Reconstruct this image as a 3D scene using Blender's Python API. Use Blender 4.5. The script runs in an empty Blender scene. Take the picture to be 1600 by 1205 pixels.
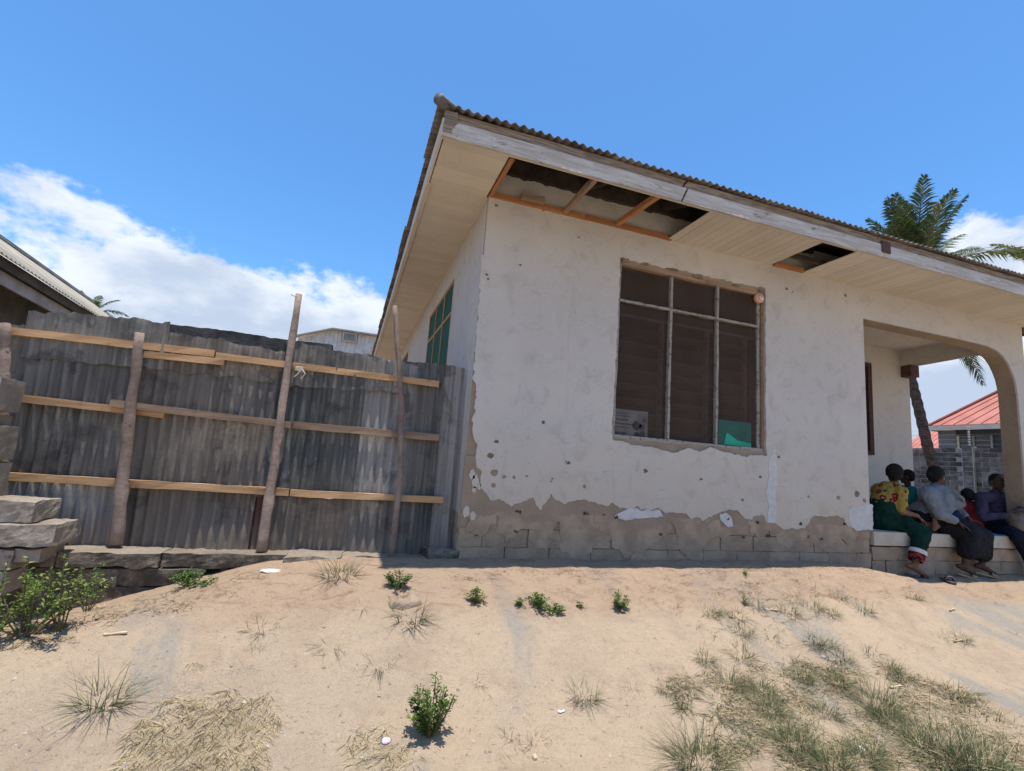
import bpy, bmesh, math, random
from mathutils import Vector, Matrix, noise
from mathutils.geometry import tessellate_polygon
R = math.radians
random.seed(7)
scn = bpy.context.scene
col = scn.collection

# ---------------------------------------------------------------- camera
CR = Vector((0.9452199446739443, -0.31800270576205153, 0.07371251805900807))
CU = Vector((-0.1165102097222338, -0.11771376539119528, 0.9861890490508944))
CF = Vector((0.3049338079338967, 0.9407538193201453, 0.14831596075100173))
CP = Vector((-0.9834347683157364, -4.203354591311802, 0.86))
FOC = 763.0438
cam_d = bpy.data.cameras.new('camera'); cam = bpy.data.objects.new('camera', cam_d); col.objects.link(cam)
cam.matrix_world = Matrix(((CR.x, CU.x, -CF.x, CP.x), (CR.y, CU.y, -CF.y, CP.y), (CR.z, CU.z, -CF.z, CP.z), (0, 0, 0, 1)))
cam_d.sensor_width = 36; cam_d.lens = FOC / 1600 * 36
cam_d.clip_start = .05; cam_d.clip_end = 3000
scn.camera = cam
scn.view_settings.view_transform = 'Standard'; scn.view_settings.look = 'None'
scn.view_settings.gamma = 1; scn.view_settings.use_curve_mapping = False
scn.view_settings.exposure = 0.6

# ---------------------------------------------------------------- sky and sun
SUN = Vector((0.0, -0.122, 1.0)).normalized()
world = bpy.data.worlds.new('World'); scn.world = world; world.use_nodes = True
nt = world.node_tree; N = nt.nodes; L = nt.links; N.clear()
def nd(t, **k):
    n = N.new(t)
    for a, b in k.items(): setattr(n, a, b)
    return n
def mth(op, a, b=None, c=None, clamp=False):
    n = N.new('ShaderNodeMath'); n.operation = op; n.use_clamp = clamp
    for i, v in enumerate((a, b, c)):
        if v is None: continue
        if isinstance(v, (int, float)): n.inputs[i].default_value = v
        else: L.new(v, n.inputs[i])
    return n.outputs[0]
def maprange(v, a, b, c=0, d=1, smooth=True):
    n = N.new('ShaderNodeMapRange'); n.interpolation_type = 'SMOOTHSTEP' if smooth else 'LINEAR'
    L.new(v, n.inputs['Value'])
    for k, x in (('From Min', a), ('From Max', b), ('To Min', c), ('To Max', d)): n.inputs[k].default_value = x
    return n.outputs['Result']
sky = nd('ShaderNodeTexSky', sky_type='NISHITA', sun_disc=False)
sky.sun_elevation = math.asin(SUN.z); sky.sun_rotation = math.pi
sky.altitude = 20; sky.air_density = 1.0; sky.dust_density = 0.6; sky.ozone_density = 1.2
tc = nd('ShaderNodeTexCoord')
sep = nd('ShaderNodeSeparateXYZ'); L.new(tc.outputs['Generated'], sep.inputs[0])
el = mth('ARCSINE', sep.outputs['Z'])
def wnoise(scale, detail, zs, off, rough=.55):
    mp = nd('ShaderNodeMapping'); mp.inputs['Scale'].default_value = (1, 1, zs); mp.inputs['Location'].default_value = off
    L.new(tc.outputs['Generated'], mp.inputs[0])
    n = nd('ShaderNodeTexNoise'); n.inputs['Scale'].default_value = scale; n.inputs['Detail'].default_value = detail
    n.inputs['Roughness'].default_value = rough
    L.new(mp.outputs[0], n.inputs['Vector']); return n.outputs['Fac']
big = wnoise(2.2, 3, 1.0, (4.3, 1.2, 0.4)); fine = wnoise(7.0, 9, 1.7, (1.1, 7.7, 3.0), .6); shade = wnoise(5.0, 7, 2.6, (2.2, 0.4, 8.0), .55)
dt = nd('ShaderNodeVectorMath', operation='DOT_PRODUCT'); L.new(tc.outputs['Generated'], dt.inputs[0]); dt.inputs[1].default_value = (.866, .36, .345)
top = mth('ADD', mth('MULTIPLY_ADD', big, .34, .165), maprange(dt.outputs['Value'], .984, .998, 0, .09))                # elevation (rad) of the cloud tops by direction
ragged = mth('MULTIPLY_ADD', mth('SUBTRACT', fine, .5), .34, top)
cov = mth('SUBTRACT', ragged, el)
mask = maprange(cov, -.012, .035)
gap = maprange(wnoise(5.5, 6, 1.9, (9.0, 3.3, 1.0), .55), .27, .38)   # blue gaps inside the band
mask = mth('MULTIPLY', mask, gap)
wis = maprange(wnoise(9.0, 8, 3.0, (5.0, 2.0, 2.0), .6), .70, .86, 0, .35)
mask = mth('MAXIMUM', mask, mth('MULTIPLY', wis, maprange(el, .25, .6, 1, 0)))
mask = mth('MULTIPLY', mask, maprange(el, -.03, .0, 0, 1))
lit = maprange(mth('ADD', mth('MULTIPLY', cov, -1.6), shade), .22, .56)
cc = nd('ShaderNodeMix', data_type='RGBA'); L.new(lit, cc.inputs['Factor'])
cc.inputs['A'].default_value = (.37, .44, .56, 1); cc.inputs['B'].default_value = (.60, .645, .71, 1)
skc = nd('ShaderNodeMix', data_type='RGBA', blend_type='MULTIPLY'); skc.inputs['Factor'].default_value = 1
L.new(sky.outputs[0], skc.inputs['A']); skc.inputs['B'].default_value = (.070, .118, .156, 1)
mx = nd('ShaderNodeMix', data_type='RGBA'); L.new(mask, mx.inputs['Factor']); L.new(skc.outputs['Result'], mx.inputs['A']); L.new(cc.outputs['Result'], mx.inputs['B'])
bg = nd('ShaderNodeBackground'); L.new(mx.outputs['Result'], bg.inputs['Color']); bg.inputs['Strength'].default_value = 1
wo = nd('ShaderNodeOutputWorld'); L.new(bg.outputs[0], wo.inputs[0])

sun_d = bpy.data.lights.new('sun', 'SUN'); sun_d.energy = 3.9; sun_d.angle = R(.55); sun_d.color = (1, .94, .85)
sun = bpy.data.objects.new('sun', sun_d); col.objects.link(sun); sun.rotation_euler = (-SUN).to_track_quat('-Z', 'Y').to_euler()
sun.location = (0, -3, 20)

# ---------------------------------------------------------------- helpers
def ray(px, py): return (px - 800) / FOC * CR - (py - 602.5) / FOC * CU + CF
def at(px, py, ax, v):                                   # photo point -> place on the plane axis == v
    d = ray(px, py); t = (v - CP[ax]) / d[ax]; return CP + d * t
def fbm(x, y, z=0, o=4, s=1.0): return noise.fractal(Vector((x * s, y * s, z * s)), 1.0, 2.0, o)
def tag(o, label=None, cat=None, group=None, kind=None):
    if label: o['label'] = label
    if cat: o['category'] = cat
    if group: o['group'] = group
    if kind: o['kind'] = kind
    return o
def wloc(o):
    p = Vector((0, 0, 0))
    while o: p += o.location; o = o.parent
    return p
def empty(name, loc, label, cat, group=None):
    o = bpy.data.objects.new(name, None); col.objects.link(o); o.location = loc; o.empty_display_size = .1
    return tag(o, label, cat, group)
class MB:
    def __init__(s): s.v = []; s.f = []; s.mi = []; s.m = 0
    def add(s, vs, fs):
        b = len(s.v); s.v += [tuple(v) for v in vs]; s.f += [tuple(i + b for i in f) for f in fs]; s.mi += [s.m] * len(fs)
    def box(s, x0, x1, y0, y1, z0, z1):
        s.add([(x0, y0, z0), (x1, y0, z0), (x1, y1, z0), (x0, y1, z0), (x0, y0, z1), (x1, y0, z1), (x1, y1, z1), (x0, y1, z1)],
              [(0, 3, 2, 1), (4, 5, 6, 7), (0, 1, 5, 4), (1, 2, 6, 5), (2, 3, 7, 6), (3, 0, 4, 7)])
    def bar(s, p, q, w, h, up=(0, 0, 1), seg=1, wob=0, seed=0):  # w across, h along up
        p = Vector(p); q = Vector(q); d = (q - p).normalized(); up = Vector(up); sd = d.cross(up).normalized(); u = sd.cross(d)
        vs = []; fs = []
        for i in range(seg + 1):
            c = p.lerp(q, i / seg); k = 0
            for a, b in ((-1, -1), (1, -1), (1, 1), (-1, 1)):
                k += 1; j = Vector((0, 0, 0))
                if wob: j = sd * noise.noise(Vector((i * .9, seed + k * 3.1, 0))) * wob + u * noise.noise(Vector((i * .9, seed + k * 5.3, 9))) * wob
                vs.append(c + sd * a * w / 2 + u * b * h / 2 + j)
        for i in range(seg):
            for k in range(4): fs.append((i * 4 + k, i * 4 + (k + 1) % 4, i * 4 + 4 + (k + 1) % 4, i * 4 + 4 + k))
        fs += [(3, 2, 1, 0), tuple(seg * 4 + k for k in range(4))]
        s.add(vs, fs)
    def tube(s, pts, rad, n=8, cap=True, wob=0, seed=0):
        pts = [Vector(p) for p in pts]; vs = []; fs = []; ref = None
        for i, p in enumerate(pts):
            t = (pts[min(i + 1, len(pts) - 1)] - pts[max(i - 1, 0)]).normalized()
            if ref is None: ref = t.orthogonal().normalized()
            ref = (ref - t * ref.dot(t)).normalized(); b = t.cross(ref)
            r = rad[i] if hasattr(rad, '__len__') else rad
            for k in range(n):
                a = 2 * math.pi * k / n; rr = r * (1 + (wob * noise.noise(Vector((i * 1.3, k * 1.7, seed))) if wob else 0))
                vs.append(p + ref * math.cos(a) * rr + b * math.sin(a) * rr)
        for i in range(len(pts) - 1):
            for k in range(n): fs.append((i * n + k, i * n + (k + 1) % n, (i + 1) * n + (k + 1) % n, (i + 1) * n + k))
        if cap: fs += [tuple(reversed(range(n))), tuple((len(pts) - 1) * n + k for k in range(n))]
        s.add(vs, fs)
    def ell(s, c, r, ax=None, nu=14, nv=9, rot=None):
        vs = []; fs = []; c = Vector(c); M = rot or Matrix.Identity(3)
        for j in range(nv + 1):
            ph = math.pi * j / nv
            for i in range(nu):
                th = 2 * math.pi * i / nu
                vs.append(c + M @ Vector((r[0] * math.sin(ph) * math.cos(th), r[1] * math.sin(ph) * math.sin(th), r[2] * math.cos(ph))))
        for j in range(nv):
            for i in range(nu):
                fs.append((j * nu + i, j * nu + nu + i, j * nu + nu + (i + 1) % nu, j * nu + (i + 1) % nu))
        s.add(vs, fs)
    def mesh(s, name, mats, origin=Vector((0, 0, 0)), smooth=False):
        me = bpy.data.meshes.new(name); me.from_pydata([(a - origin.x, b - origin.y, c - origin.z) for a, b, c in s.v], [], s.f)
        for m in (mats if isinstance(mats, (list, tuple)) else [mats]): me.materials.append(m)
        if max(s.mi, default=0): me.polygons.foreach_set('material_index', s.mi)
        if smooth: me.polygons.foreach_set('use_smooth', [True] * len(me.polygons))
        me.update(); return me
    def build(s, name, mats, parent=None, smooth=False):
        me = s.mesh(name, mats, wloc(parent), smooth); o = bpy.data.objects.new(name, me); col.objects.link(o); o.parent = parent; return o
def bevel(o, w=.004, seg=1):
    m = o.modifiers.new('bevel', 'BEVEL'); m.width = w; m.segments = seg; m.limit_method = 'ANGLE'; return o
def boxo(name, m, parent, *b, bev=0):
    q = MB(); q.box(*b); o = q.build(name, m, parent)
    if bev: bevel(o, bev)
    return o
def copy_tree(o, parent=None):
    c = o.copy(); col.objects.link(c); c.parent = parent
    for ch in [x for x in bpy.data.objects if x.parent == o]: copy_tree(ch, c)
    return c
def lumpy(q, c, d, rotz=0, jit=.01, seed=0, n=3, chip=.0):   # irregular block: subdivided box with noise
    base = len(q.v); cx, cy, cz = c; idx = {}; vs = []; fs = []
    nx, ny, nz = (n if isinstance(n, tuple) else (n, n, n))
    def vid(i, j, k):
        if (i, j, k) in idx: return idx[(i, j, k)]
        x = (i / nx - .5) * d[0]; y = (j / ny - .5) * d[1]; z = (k / nz - .5) * d[2]
        nc = (i in (0, nx)) + (j in (0, ny)) + (k in (0, nz))
        p = Vector((x, y, z)); s = 1 - chip * max(0, nc - 1)
        v = noise.noise_vector(Vector((x * 9 + seed * 3.7, y * 9 + seed, z * 9))) * jit + noise.noise_vector(Vector((x * 27 + seed, y * 27, z * 27 + seed))) * jit * .5
        p = Vector((x * (1 - chip * (nc > 1) * min(.1 / max(d[0], .01), 1) * 2), y * (1 - chip * (nc > 1)), z * (1 - chip * (nc > 1)))) + v
        co, si = math.cos(rotz), math.sin(rotz)
        vs.append((cx + p.x * co - p.y * si, cy + p.x * si + p.y * co, cz + p.z)); idx[(i, j, k)] = len(vs) - 1; return len(vs) - 1
    for i in range(nx):
        for j in range(ny):
            fs.append((vid(i, j, 0), vid(i, j + 1, 0), vid(i + 1, j + 1, 0), vid(i + 1, j, 0)))
            fs.append((vid(i, j, nz), vid(i + 1, j, nz), vid(i + 1, j + 1, nz), vid(i, j + 1, nz)))
    for i in range(nx):
        for k in range(nz):
            fs.append((vid(i, 0, k), vid(i + 1, 0, k), vid(i + 1, 0, k + 1), vid(i, 0, k + 1)))
            fs.append((vid(i, ny, k), vid(i, ny, k + 1), vid(i + 1, ny, k + 1), vid(i + 1, ny, k)))
    for j in range(ny):
        for k in range(nz):
            fs.append((vid(0, j, k), vid(0, j, k + 1), vid(0, j + 1, k + 1), vid(0, j + 1, k)))
            fs.append((vid(nx, j, k), vid(nx, j + 1, k), vid(nx, j + 1, k + 1), vid(nx, j, k + 1)))
    q.add(vs, fs)
def plate(q, outer, holes, y0, y1, pt=None):             # flat shape (u,z) with holes, front at y0, back at y1
    pt = pt or (lambda u, z, y: (u, y, z))
    loops = [outer] + list(holes)
    tri = tessellate_polygon([[Vector((a, b, 0)) for a, b in l] for l in loops])
    flat = [p for l in loops for p in l]
    q.add([pt(a, b, y0) for a, b in flat], [tuple(t) for t in tri])
    for l in loops:
        n = len(l); q.add([pt(a, b, y0) for a, b in l] + [pt(a, b, y1) for a, b in l], [(i, (i + 1) % n, n + (i + 1) % n, n + i) for i in range(n)])
def rough_line(pts, step=.02, amp=.012, seed=0, freq=14):  # fractal wobble on a polyline in (u,z)
    out = []
    for (a, b), (c, d) in zip(pts, pts[1:]):
        l = math.hypot(c - a, d - b); n = max(1, int(l / step)); nx, nz = -(d - b) / (l + 1e-9), (c - a) / (l + 1e-9)
        for i in range(n):
            t = i / n; x = a + (c - a) * t; z = b + (d - b) * t
            w = amp * noise.fractal(Vector((x * freq, z * freq, seed)), .8, 2.1, 4) * (0 if (i == 0 and amp == 0) else 1)
            out.append((x + nx * w, z + nz * w))
    out.append(pts[-1]); return out
def blob_loop(x, z, r, n=8, seed=0, sx=1):
    return [(x + math.cos(2 * math.pi * i / n) * r * sx * (1 + .5 * noise.noise(Vector((i * 1.7, seed, x)))), z + math.sin(2 * math.pi * i / n) * r * (1 + .5 * noise.noise(Vector((i * 1.9, seed + 5, z))))) for i in range(n)]

# ---------------------------------------------------------------- materials
class G:
    def __init__(s, name, rough=.85, spec=.3, metal=0):
        s.m = bpy.data.materials.new(name); s.m.use_nodes = True; s.t = s.m.node_tree; s.n = s.t.nodes; s.l = s.t.links
        s.b = s.n['Principled BSDF']; s.b.inputs['Roughness'].default_value = rough; s.b.inputs['Metallic'].default_value = metal
        s.b.inputs['Specular IOR Level'].default_value = spec; s.co = None; s.hs = []
    def pos(s, world=True, scale=(1, 1, 1), rnd=False):
        if world: o = s.n.new('ShaderNodeNewGeometry').outputs['Position']
        else: o = s.n.new('ShaderNodeTexCoord').outputs['Object']
        if rnd:
            i = s.n.new('ShaderNodeObjectInfo'); a = s.n.new('ShaderNodeVectorMath'); a.operation = 'MULTIPLY_ADD'
            c = s.n.new('ShaderNodeCombineXYZ')
            for k in range(3): s.l.new(i.outputs['Random'], c.inputs[k])
            s.l.new(c.outputs[0], a.inputs[0]); a.inputs[1].default_value = (37, 53, 71); s.l.new(o, a.inputs[2]); o = a.outputs[0]
        mp = s.n.new('ShaderNodeMapping'); mp.inputs['Scale'].default_value = scale; s.l.new(o, mp.inputs[0]); return mp.outputs[0]
    def noise(s, vec, scale, detail=4, rough=.55, dist=0):
        n = s.n.new('ShaderNodeTexNoise'); n.inputs['Scale'].default_value = scale; n.inputs['Detail'].default_value = detail
        n.inputs['Roughness'].default_value = rough; n.inputs['Distortion'].default_value = dist; s.l.new(vec, n.inputs['Vector']); return n.outputs['Fac']
    def vor(s, vec, scale, feat='F1', out='Distance', rnd=1):
        n = s.n.new('ShaderNodeTexVoronoi'); n.feature = feat; n.inputs['Scale'].default_value = scale; n.inputs['Randomness'].default_value = rnd; s.l.new(vec, n.inputs['Vector']); return n.outputs[out]
    def mr(s, v, a, b, c=0, d=1):
        n = s.n.new('ShaderNodeMapRange'); n.interpolation_type = 'SMOOTHSTEP'; s.l.new(v, n.inputs['Value'])
        for k, x in (('From Min', a), ('From Max', b), ('To Min', c), ('To Max', d)): n.inputs[k].default_value = x
        return n.outputs['Result']
    def math(s, op, a, b=0):
        n = s.n.new('ShaderNodeMath'); n.operation = op
        for i, v in enumerate((a, b)):
            if isinstance(v, (int, float)): n.inputs[i].default_value = v
            else: s.l.new(v, n.inputs[i])
        return n.outputs[0]
    def sep(s, v):
        n = s.n.new('ShaderNodeSeparateXYZ'); s.l.new(v, n.inputs[0]); return n.outputs
    def rnd(s): return s.n.new('ShaderNodeObjectInfo').outputs['Random']
    def mix(s, f, a, b, mode='MIX'):
        n = s.n.new('ShaderNodeMix'); n.data_type = 'RGBA'; n.blend_type = mode
        if isinstance(f, (int, float)): n.inputs['Factor'].default_value = f
        else: s.l.new(f, n.inputs['Factor'])
        for k, v in (('A', a), ('B', b)):
            if isinstance(v, tuple): n.inputs[k].default_value = (*v, 1)
            else: s.l.new(v, n.inputs[k])
        return n.outputs['Result']
    def val(s, c, lo=.8, hi=1.2, f=None):                 # scale brightness per object
        f = s.mr(f if f is not None else s.rnd(), 0, 1, lo, hi)
        cb = s.n.new('ShaderNodeCombineColor')
        for k in range(3): s.l.new(f, cb.inputs[k])
        return s.mix(1.0, c, cb.outputs[0], 'MULTIPLY')
    def base(s, c): s.l.new(c, s.b.inputs['Base Color']) if not isinstance(c, tuple) else setattr(s.b.inputs['Base Color'], 'default_value', (*c, 1)); return s
    def bump(s, h, dist=.01, strength=1.0):
        n = s.n.new('ShaderNodeBump'); n.inputs['Distance'].default_value = dist; n.inputs['Strength'].default_value = strength; s.l.new(h, n.inputs['Height'])
        if s.hs: s.l.new(s.hs[-1], n.inputs['Normal'])
        s.hs.append(n.outputs[0]); s.l.new(n.outputs[0], s.b.inputs['Normal']); return s
def simple(name, c1, c2, scale=8, rough=.85, bump=.004, world=False, stretch=(1, 1, 1), spec=.3, metal=0, lo=.36, hi=.64, bs=3, vary=None, det=5):
    g = G(name, rough, spec, metal); p = g.pos(world, stretch, rnd=not world); n = g.noise(p, scale, det, .6)
    c = g.mix(g.mr(n, lo, hi), c1, c2)
    if vary: c = g.val(c, *vary)
    g.base(c)
    if bump: g.bump(g.noise(p, scale * bs, 5, .6), bump)
    return g.m

# plaster with stains, scratches and a low warm tint: dust splash plus painted sun bounce
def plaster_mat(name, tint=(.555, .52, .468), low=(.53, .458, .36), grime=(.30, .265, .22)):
    g = G(name, .9, .2); p = g.pos(); xyz = g.sep(p)
    n1 = g.noise(p, 1.1, 5, .6); n2 = g.noise(p, 5, 8, .65, .6); n3 = g.noise(p, 40, 6, .7)
    c = g.mix(g.mr(n1, .3, .7), tint, tuple(x * .9 for x in tint))
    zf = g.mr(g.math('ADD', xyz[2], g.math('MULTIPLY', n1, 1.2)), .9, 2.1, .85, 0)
    c = g.mix(zf, c, low)  # splashed dust, with warm light bounced off the sand painted in
    c = g.mix(g.mr(n2, .48, .74, 0, .42), c, grime); c = g.mix(g.mr(g.noise(p, 2.2, 6, .62), .50, .66, 0, .3), c, (.55, .53, .49))
    st = g.noise(g.pos(scale=(9, 9, .7)), 1.0, 5, .6)      # faint runs down the wall
    c = g.mix(g.mr(st, .60, .80, 0, .35), c, grime)
    sc = g.noise(g.pos(scale=(14, 14, 40)), 1, 8, .75, 1.2); msk = g.mr(g.noise(p, 2.3, 3), .44, .58)
    c = g.mix(g.math('MULTIPLY', g.mr(sc, .56, .66, 0, .75), msk), c, (.30, .28, .26))
    pit = g.math('LESS_THAN', g.vor(p, 7.5), .05)
    pit = g.math('MULTIPLY', pit, g.mr(g.noise(p, 3.1, 2), .52, .56))
    c = g.mix(g.math('MULTIPLY', pit, .6), c, (.25, .21, .17))
    cr = g.math('LESS_THAN', g.vor(g.pos(scale=(1, 1, .8)), 1.3, 'DISTANCE_TO_EDGE'), .0035)
    cr = g.math('MULTIPLY', cr, g.mr(g.noise(p, 1.7, 3), .60, .66, 0, .3)); c = g.mix(cr, c, (.22, .2, .18))
    c = g.mix(g.mr(n3, .35, .75, 0, .12), c, grime); g.base(c)
    g.bump(g.noise(p, 3.2, 6, .6), .012, .6); g.bump(n3, .0015, .6); return g.m
M = {}
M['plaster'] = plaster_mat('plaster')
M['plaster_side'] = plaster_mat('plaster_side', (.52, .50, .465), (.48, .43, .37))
M['white_patch'] = simple('white_patch', (.56, .55, .53), (.49, .475, .45), 12, bump=.003, world=True)
g = G('render_coat', .95, .15); p = g.pos(); c = g.mix(g.mr(g.noise(p, 3, 6, .65), .3, .7), (.335, .262, .19), (.27, .205, .145))
c = g.mix(g.mr(g.noise(p, 16, 6, .7), .55, .75, 0, .5), c, (.17, .125, .09)); g.base(c); g.bump(g.noise(p, 14, 8, .7), .012); M['render_coat'] = g.m
g = G('sandcrete', .95, .15); p = g.pos(); c = g.mix(g.mr(g.noise(p, 4, 7, .7), .3, .72), (.41, .312, .22), (.29, .215, .15))
c = g.mix(g.mr(g.noise(p, 30, 5, .7), .55, .8, 0, .5), c, (.46, .39, .30)); hc_ = g.noise(g.pos(scale=(5, 5, 22)), 1, 8, .72, 1.4); c = g.mix(g.mr(hc_, .62, .67, 0, .8), c, (.07, .05, .04)); g.base(g.val(c, .93, 1.06)); g.bump(g.noise(p, 22, 9, .75), .014); g.bump(g.vor(p, 60), .003); M['sandcrete'] = g.m
g = G('grey_block', .95, .15); p = g.pos(); c = g.mix(g.mr(g.noise(p, 6, 8, .72), .3, .7), (.50, .43, .35), (.34, .285, .225))
c = g.mix(g.mr(g.noise(g.pos(scale=(7, 7, 20)), 1, 8, .75, 1), .60, .68, 0, .75), c, (.10, .08, .062)); c = g.mix(g.mr(g.noise(p, 45, 5, .7), .58, .72, 0, .5), c, (.45, .40, .33)); g.base(g.val(c, .9, 1.08)); g.bump(g.noise(p, 12, 9, .75), .035); g.bump(g.noise(p, 60, 6, .75), .006); M['grey_block'] = g.m
M['cavity_shade'] = simple('cavity_shade', (.06, .042, .03), (.11, .08, .055), 30, .95, .01, True); M['render_smear'] = simple('old_render', (.40, .305, .215), (.29, .215, .15), 5, .95, .014, True, det=8)
g = G('grey_concrete', .95, .15); p = g.pos(); c = g.mix(g.mr(g.noise(p, 5, 7, .7), .3, .7), (.40, .325, .245), (.30, .245, .19))
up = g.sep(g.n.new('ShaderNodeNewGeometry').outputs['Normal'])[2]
c = g.mix(g.math('MULTIPLY', g.mr(up, .3, .8, 1, 0), g.mr(g.noise(p, 7, 7, .72), .30, .60)), c, (.11, .096, .078))   # mottled darker on the upright faces than on the tops
c = g.mix(g.mr(g.noise(g.pos(scale=(6, 6, 16)), 1, 8, .75, 1), .60, .68, 0, .8), c, (.22, .19, .155))
g.base(g.val(c, .88, 1.08)); g.bump(g.noise(p, 9, 9, .75), .05); g.bump(g.noise(p, 40, 6, .75), .008); M['grey_concrete'] = g.m
g = G('stained_wall', .95, .15); p = g.pos(); c = g.mix(g.mr(g.noise(p, 5, 7, .7), .35, .7), (.035, .033, .035), (.13, .12, .11)); g.base(c); g.bump(g.noise(p, 20, 9, .75), .01); M['stained_wall'] = g.m

# soil
g = G('sandy_soil', .97, .12); p = g.pos(); pw = g.pos(scale=(1.6, .7, 1))
a = g.noise(p, .55, 6, .6); b = g.noise(p, 2.6, 7, .65, .4); d = g.noise(p, 24, 7, .7); e = g.noise(p, 140, 3, .6)
c = g.mix(g.mr(a, .34, .66), (.475, .358, .245), (.425, .328, .232))
c = g.mix(g.mr(b, .46, .68, 0, .8), c, (.375, .28, .195))
c = g.mix(g.mr(g.noise(pw, .8, 7, .62, .8), .52, .64, 0, .95), c, (.32, .285, .235))            # hard grey trodden ground
c = g.mix(g.mr(g.noise(p, 7, 8, .75), .55, .72, 0, .6), c, (.53, .405, .285))
c = g.mix(g.mr(d, .52, .74, 0, .55), c, (.25, .175, .12))
slope = g.mr(g.sep(p)[1], -1.15, -.75, 0, 1)
c = g.mix(g.math('MULTIPLY', slope, .55), c, (.375, .25, .165))
c = g.mix(g.math('MULTIPLY', slope, g.mr(g.noise(g.pos(scale=(5, 9, 5)), 1, 8, .75, 1), .5, .66, 0, .75)), c, (.22, .14, .095))  # dead roots and litter on the bank
c = g.mix(g.mr(e, .58, .72, 0, .6), c, (.17, .125, .09)); c = g.mix(g.mr(e, .24, .40, .45, 0), c, (.56, .47, .37))
sp = g.math('LESS_THAN', g.vor(p, 21), .05); sp = g.math('MULTIPLY', sp, g.mr(g.noise(p, 1.9, 3), .45, .6, 0, .85)); c = g.mix(sp, c, (.13, .09, .065))
sp = g.math('LESS_THAN', g.vor(g.pos(scale=(1.1, 1, 1)), 15), .045); c = g.mix(g.math('MULTIPLY', sp, .55), c, (.60, .55, .48))
g.base(c); g.bump(b, .06, .6); g.bump(g.noise(p, 8, 9, .72), .04, .9); g.bump(d, .012, .9); g.bump(e, .004, .8); M['soil'] = g.m

# corrugated iron, one tone per sheet
def iron(name, c1, c2, rust=(.13, .08, .055), rough=.7, metal=0):
    g = G(name, rough, .3, metal); p = g.pos(rnd=True, scale=(1, 1, 1)); st = g.noise(g.pos(rnd=True, scale=(13, 13, .8)), 1, 6, .65)
    c = g.mix(g.mr(st, .32, .68), c1, c2); bl = g.noise(p, 3.2, 7, .68, .5)
    c = g.mix(g.mr(bl, .52, .66, 0, .7), c, tuple(x * .5 for x in c1)); c = g.mix(g.mr(g.noise(p, 7, 8, .75), .60, .74, 0, .75), c, rust)
    c = g.mix(g.mr(g.noise(p, 55, 5, .7), .58, .72, 0, .35), c, tuple(min(.5, x * 2.0) for x in c2)); z = g.sep(g.pos())[2]
    c = g.mix(g.mr(z, .0, .35, .5, 0), c, (.24, .19, .145)); g.base(g.val(c, .78, 1.2)); g.bump(g.noise(p, 6, 5, .6), .006); g.bump(g.noise(p, 60, 4, .7), .0008); return g.m
M['iron_a'] = iron('iron_grey', (.105, .100, .090), (.205, .192, .170))
M['iron_b'] = iron('iron_dark', (.042, .045, .042), (.115, .115, .104))
M['iron_c'] = iron('iron_pale', (.185, .175, .158), (.33, .31, .28))
M['iron_d'] = iron('iron_brown', (.105, .092, .077), (.195, .170, .140))
M['iron_r'] = iron('iron_rust', (.07, .03, .024), (.11, .055, .04))
M['roof_sheet'] = simple('weathered_roof_iron', (.10, .088, .078), (.22, .20, .18), 5, .95, .004, True, vary=(.85, 1.15))
M['ridge_cap'] = simple('ridge_cap', (.12, .115, .11), (.07, .07, .065), 6, .6, .002, True)
g = G('soffit', .7, .3); p = g.pos(); c = g.mix(g.mr(g.noise(p, 1.6, 5, .6), .3, .7), (.565, .515, .435), (.51, .46, .38))
c = g.mix(g.mr(g.noise(p, 9, 7, .7), .58, .76, 0, .4), c, (.33, .26, .19)); g.base(g.val(c, .95, 1.04)); g.bump(g.noise(g.pos(scale=(30, 30, 30)), 1, 4), .001); M['soffit'] = g.m
g = G('fascia_paint', .8, .25); p = g.pos(rnd=True, scale=(2.2, 2.2, 26)); n = g.noise(p, 1, 9, .72, .6)
c = g.mix(g.mr(n, .36, .60), (.56, .535, .495), (.40, .36, .305)); c = g.mix(g.mr(g.noise(g.pos(scale=(5, 5, 11)), 1, 8, .75, .8), .56, .68, 0, .9), c, (.17, .125, .09)); g.base(c)
g.bump(n, .006); M['fascia_paint'] = g.m
M['fascia_wood'] = simple('fascia_wood', (.32, .255, .19), (.17, .13, .095), 3, .9, .005, False, (2, 2, 24), det=8)
def wood(name, c1, c2, dark):
    g = G(name, .85, .2); p = g.pos(False, (2.0, 26, 26), True); n = g.noise(p, 1, 8, .65, .5); c = g.mix(g.mr(n, .33, .68), c1, c2)
    c = g.mix(g.mr(g.noise(g.pos(rnd=True), 7, 6, .7), .56, .72, 0, .7), c, dark); g.base(g.val(c, .85, 1.15)); g.bump(n, .003); return g.m
M['timber'] = wood('new_timber', (.46, .29, .155), (.34, .20, .10), (.20, .105, .05))
M['timber_old'] = wood('old_timber', (.33, .225, .15), (.21, .145, .10), (.10, .07, .05))
M['timber_red'] = wood('ceiling_timber', (.42, .20, .09), (.31, .135, .06), (.16, .065, .03))
M['dark_wood'] = wood('dark_wood', (.10, .055, .045), (.07, .04, .03), (.03, .02, .018))
g = G('pole_bark', .95, .15); p = g.pos(False, (1, 1, 1), True); c = g.mix(g.mr(g.noise(g.pos(rnd=True, scale=(6, 6, 3)), 1, 8, .7), .3, .7), (.34, .265, .21), (.19, .14, .115))
c = g.mix(g.mr(g.noise(g.pos(rnd=True), 30, 6, .7), .58, .7), c, (.10, .07, .055)); g.base(g.val(c, .9, 1.15)); g.bump(g.noise(g.pos(rnd=True), 25, 8, .7), .012); M['bark'] = g.m
M['lashing'] = simple('lashing', (.62, .58, .50), (.4, .36, .3), 30)
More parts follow.
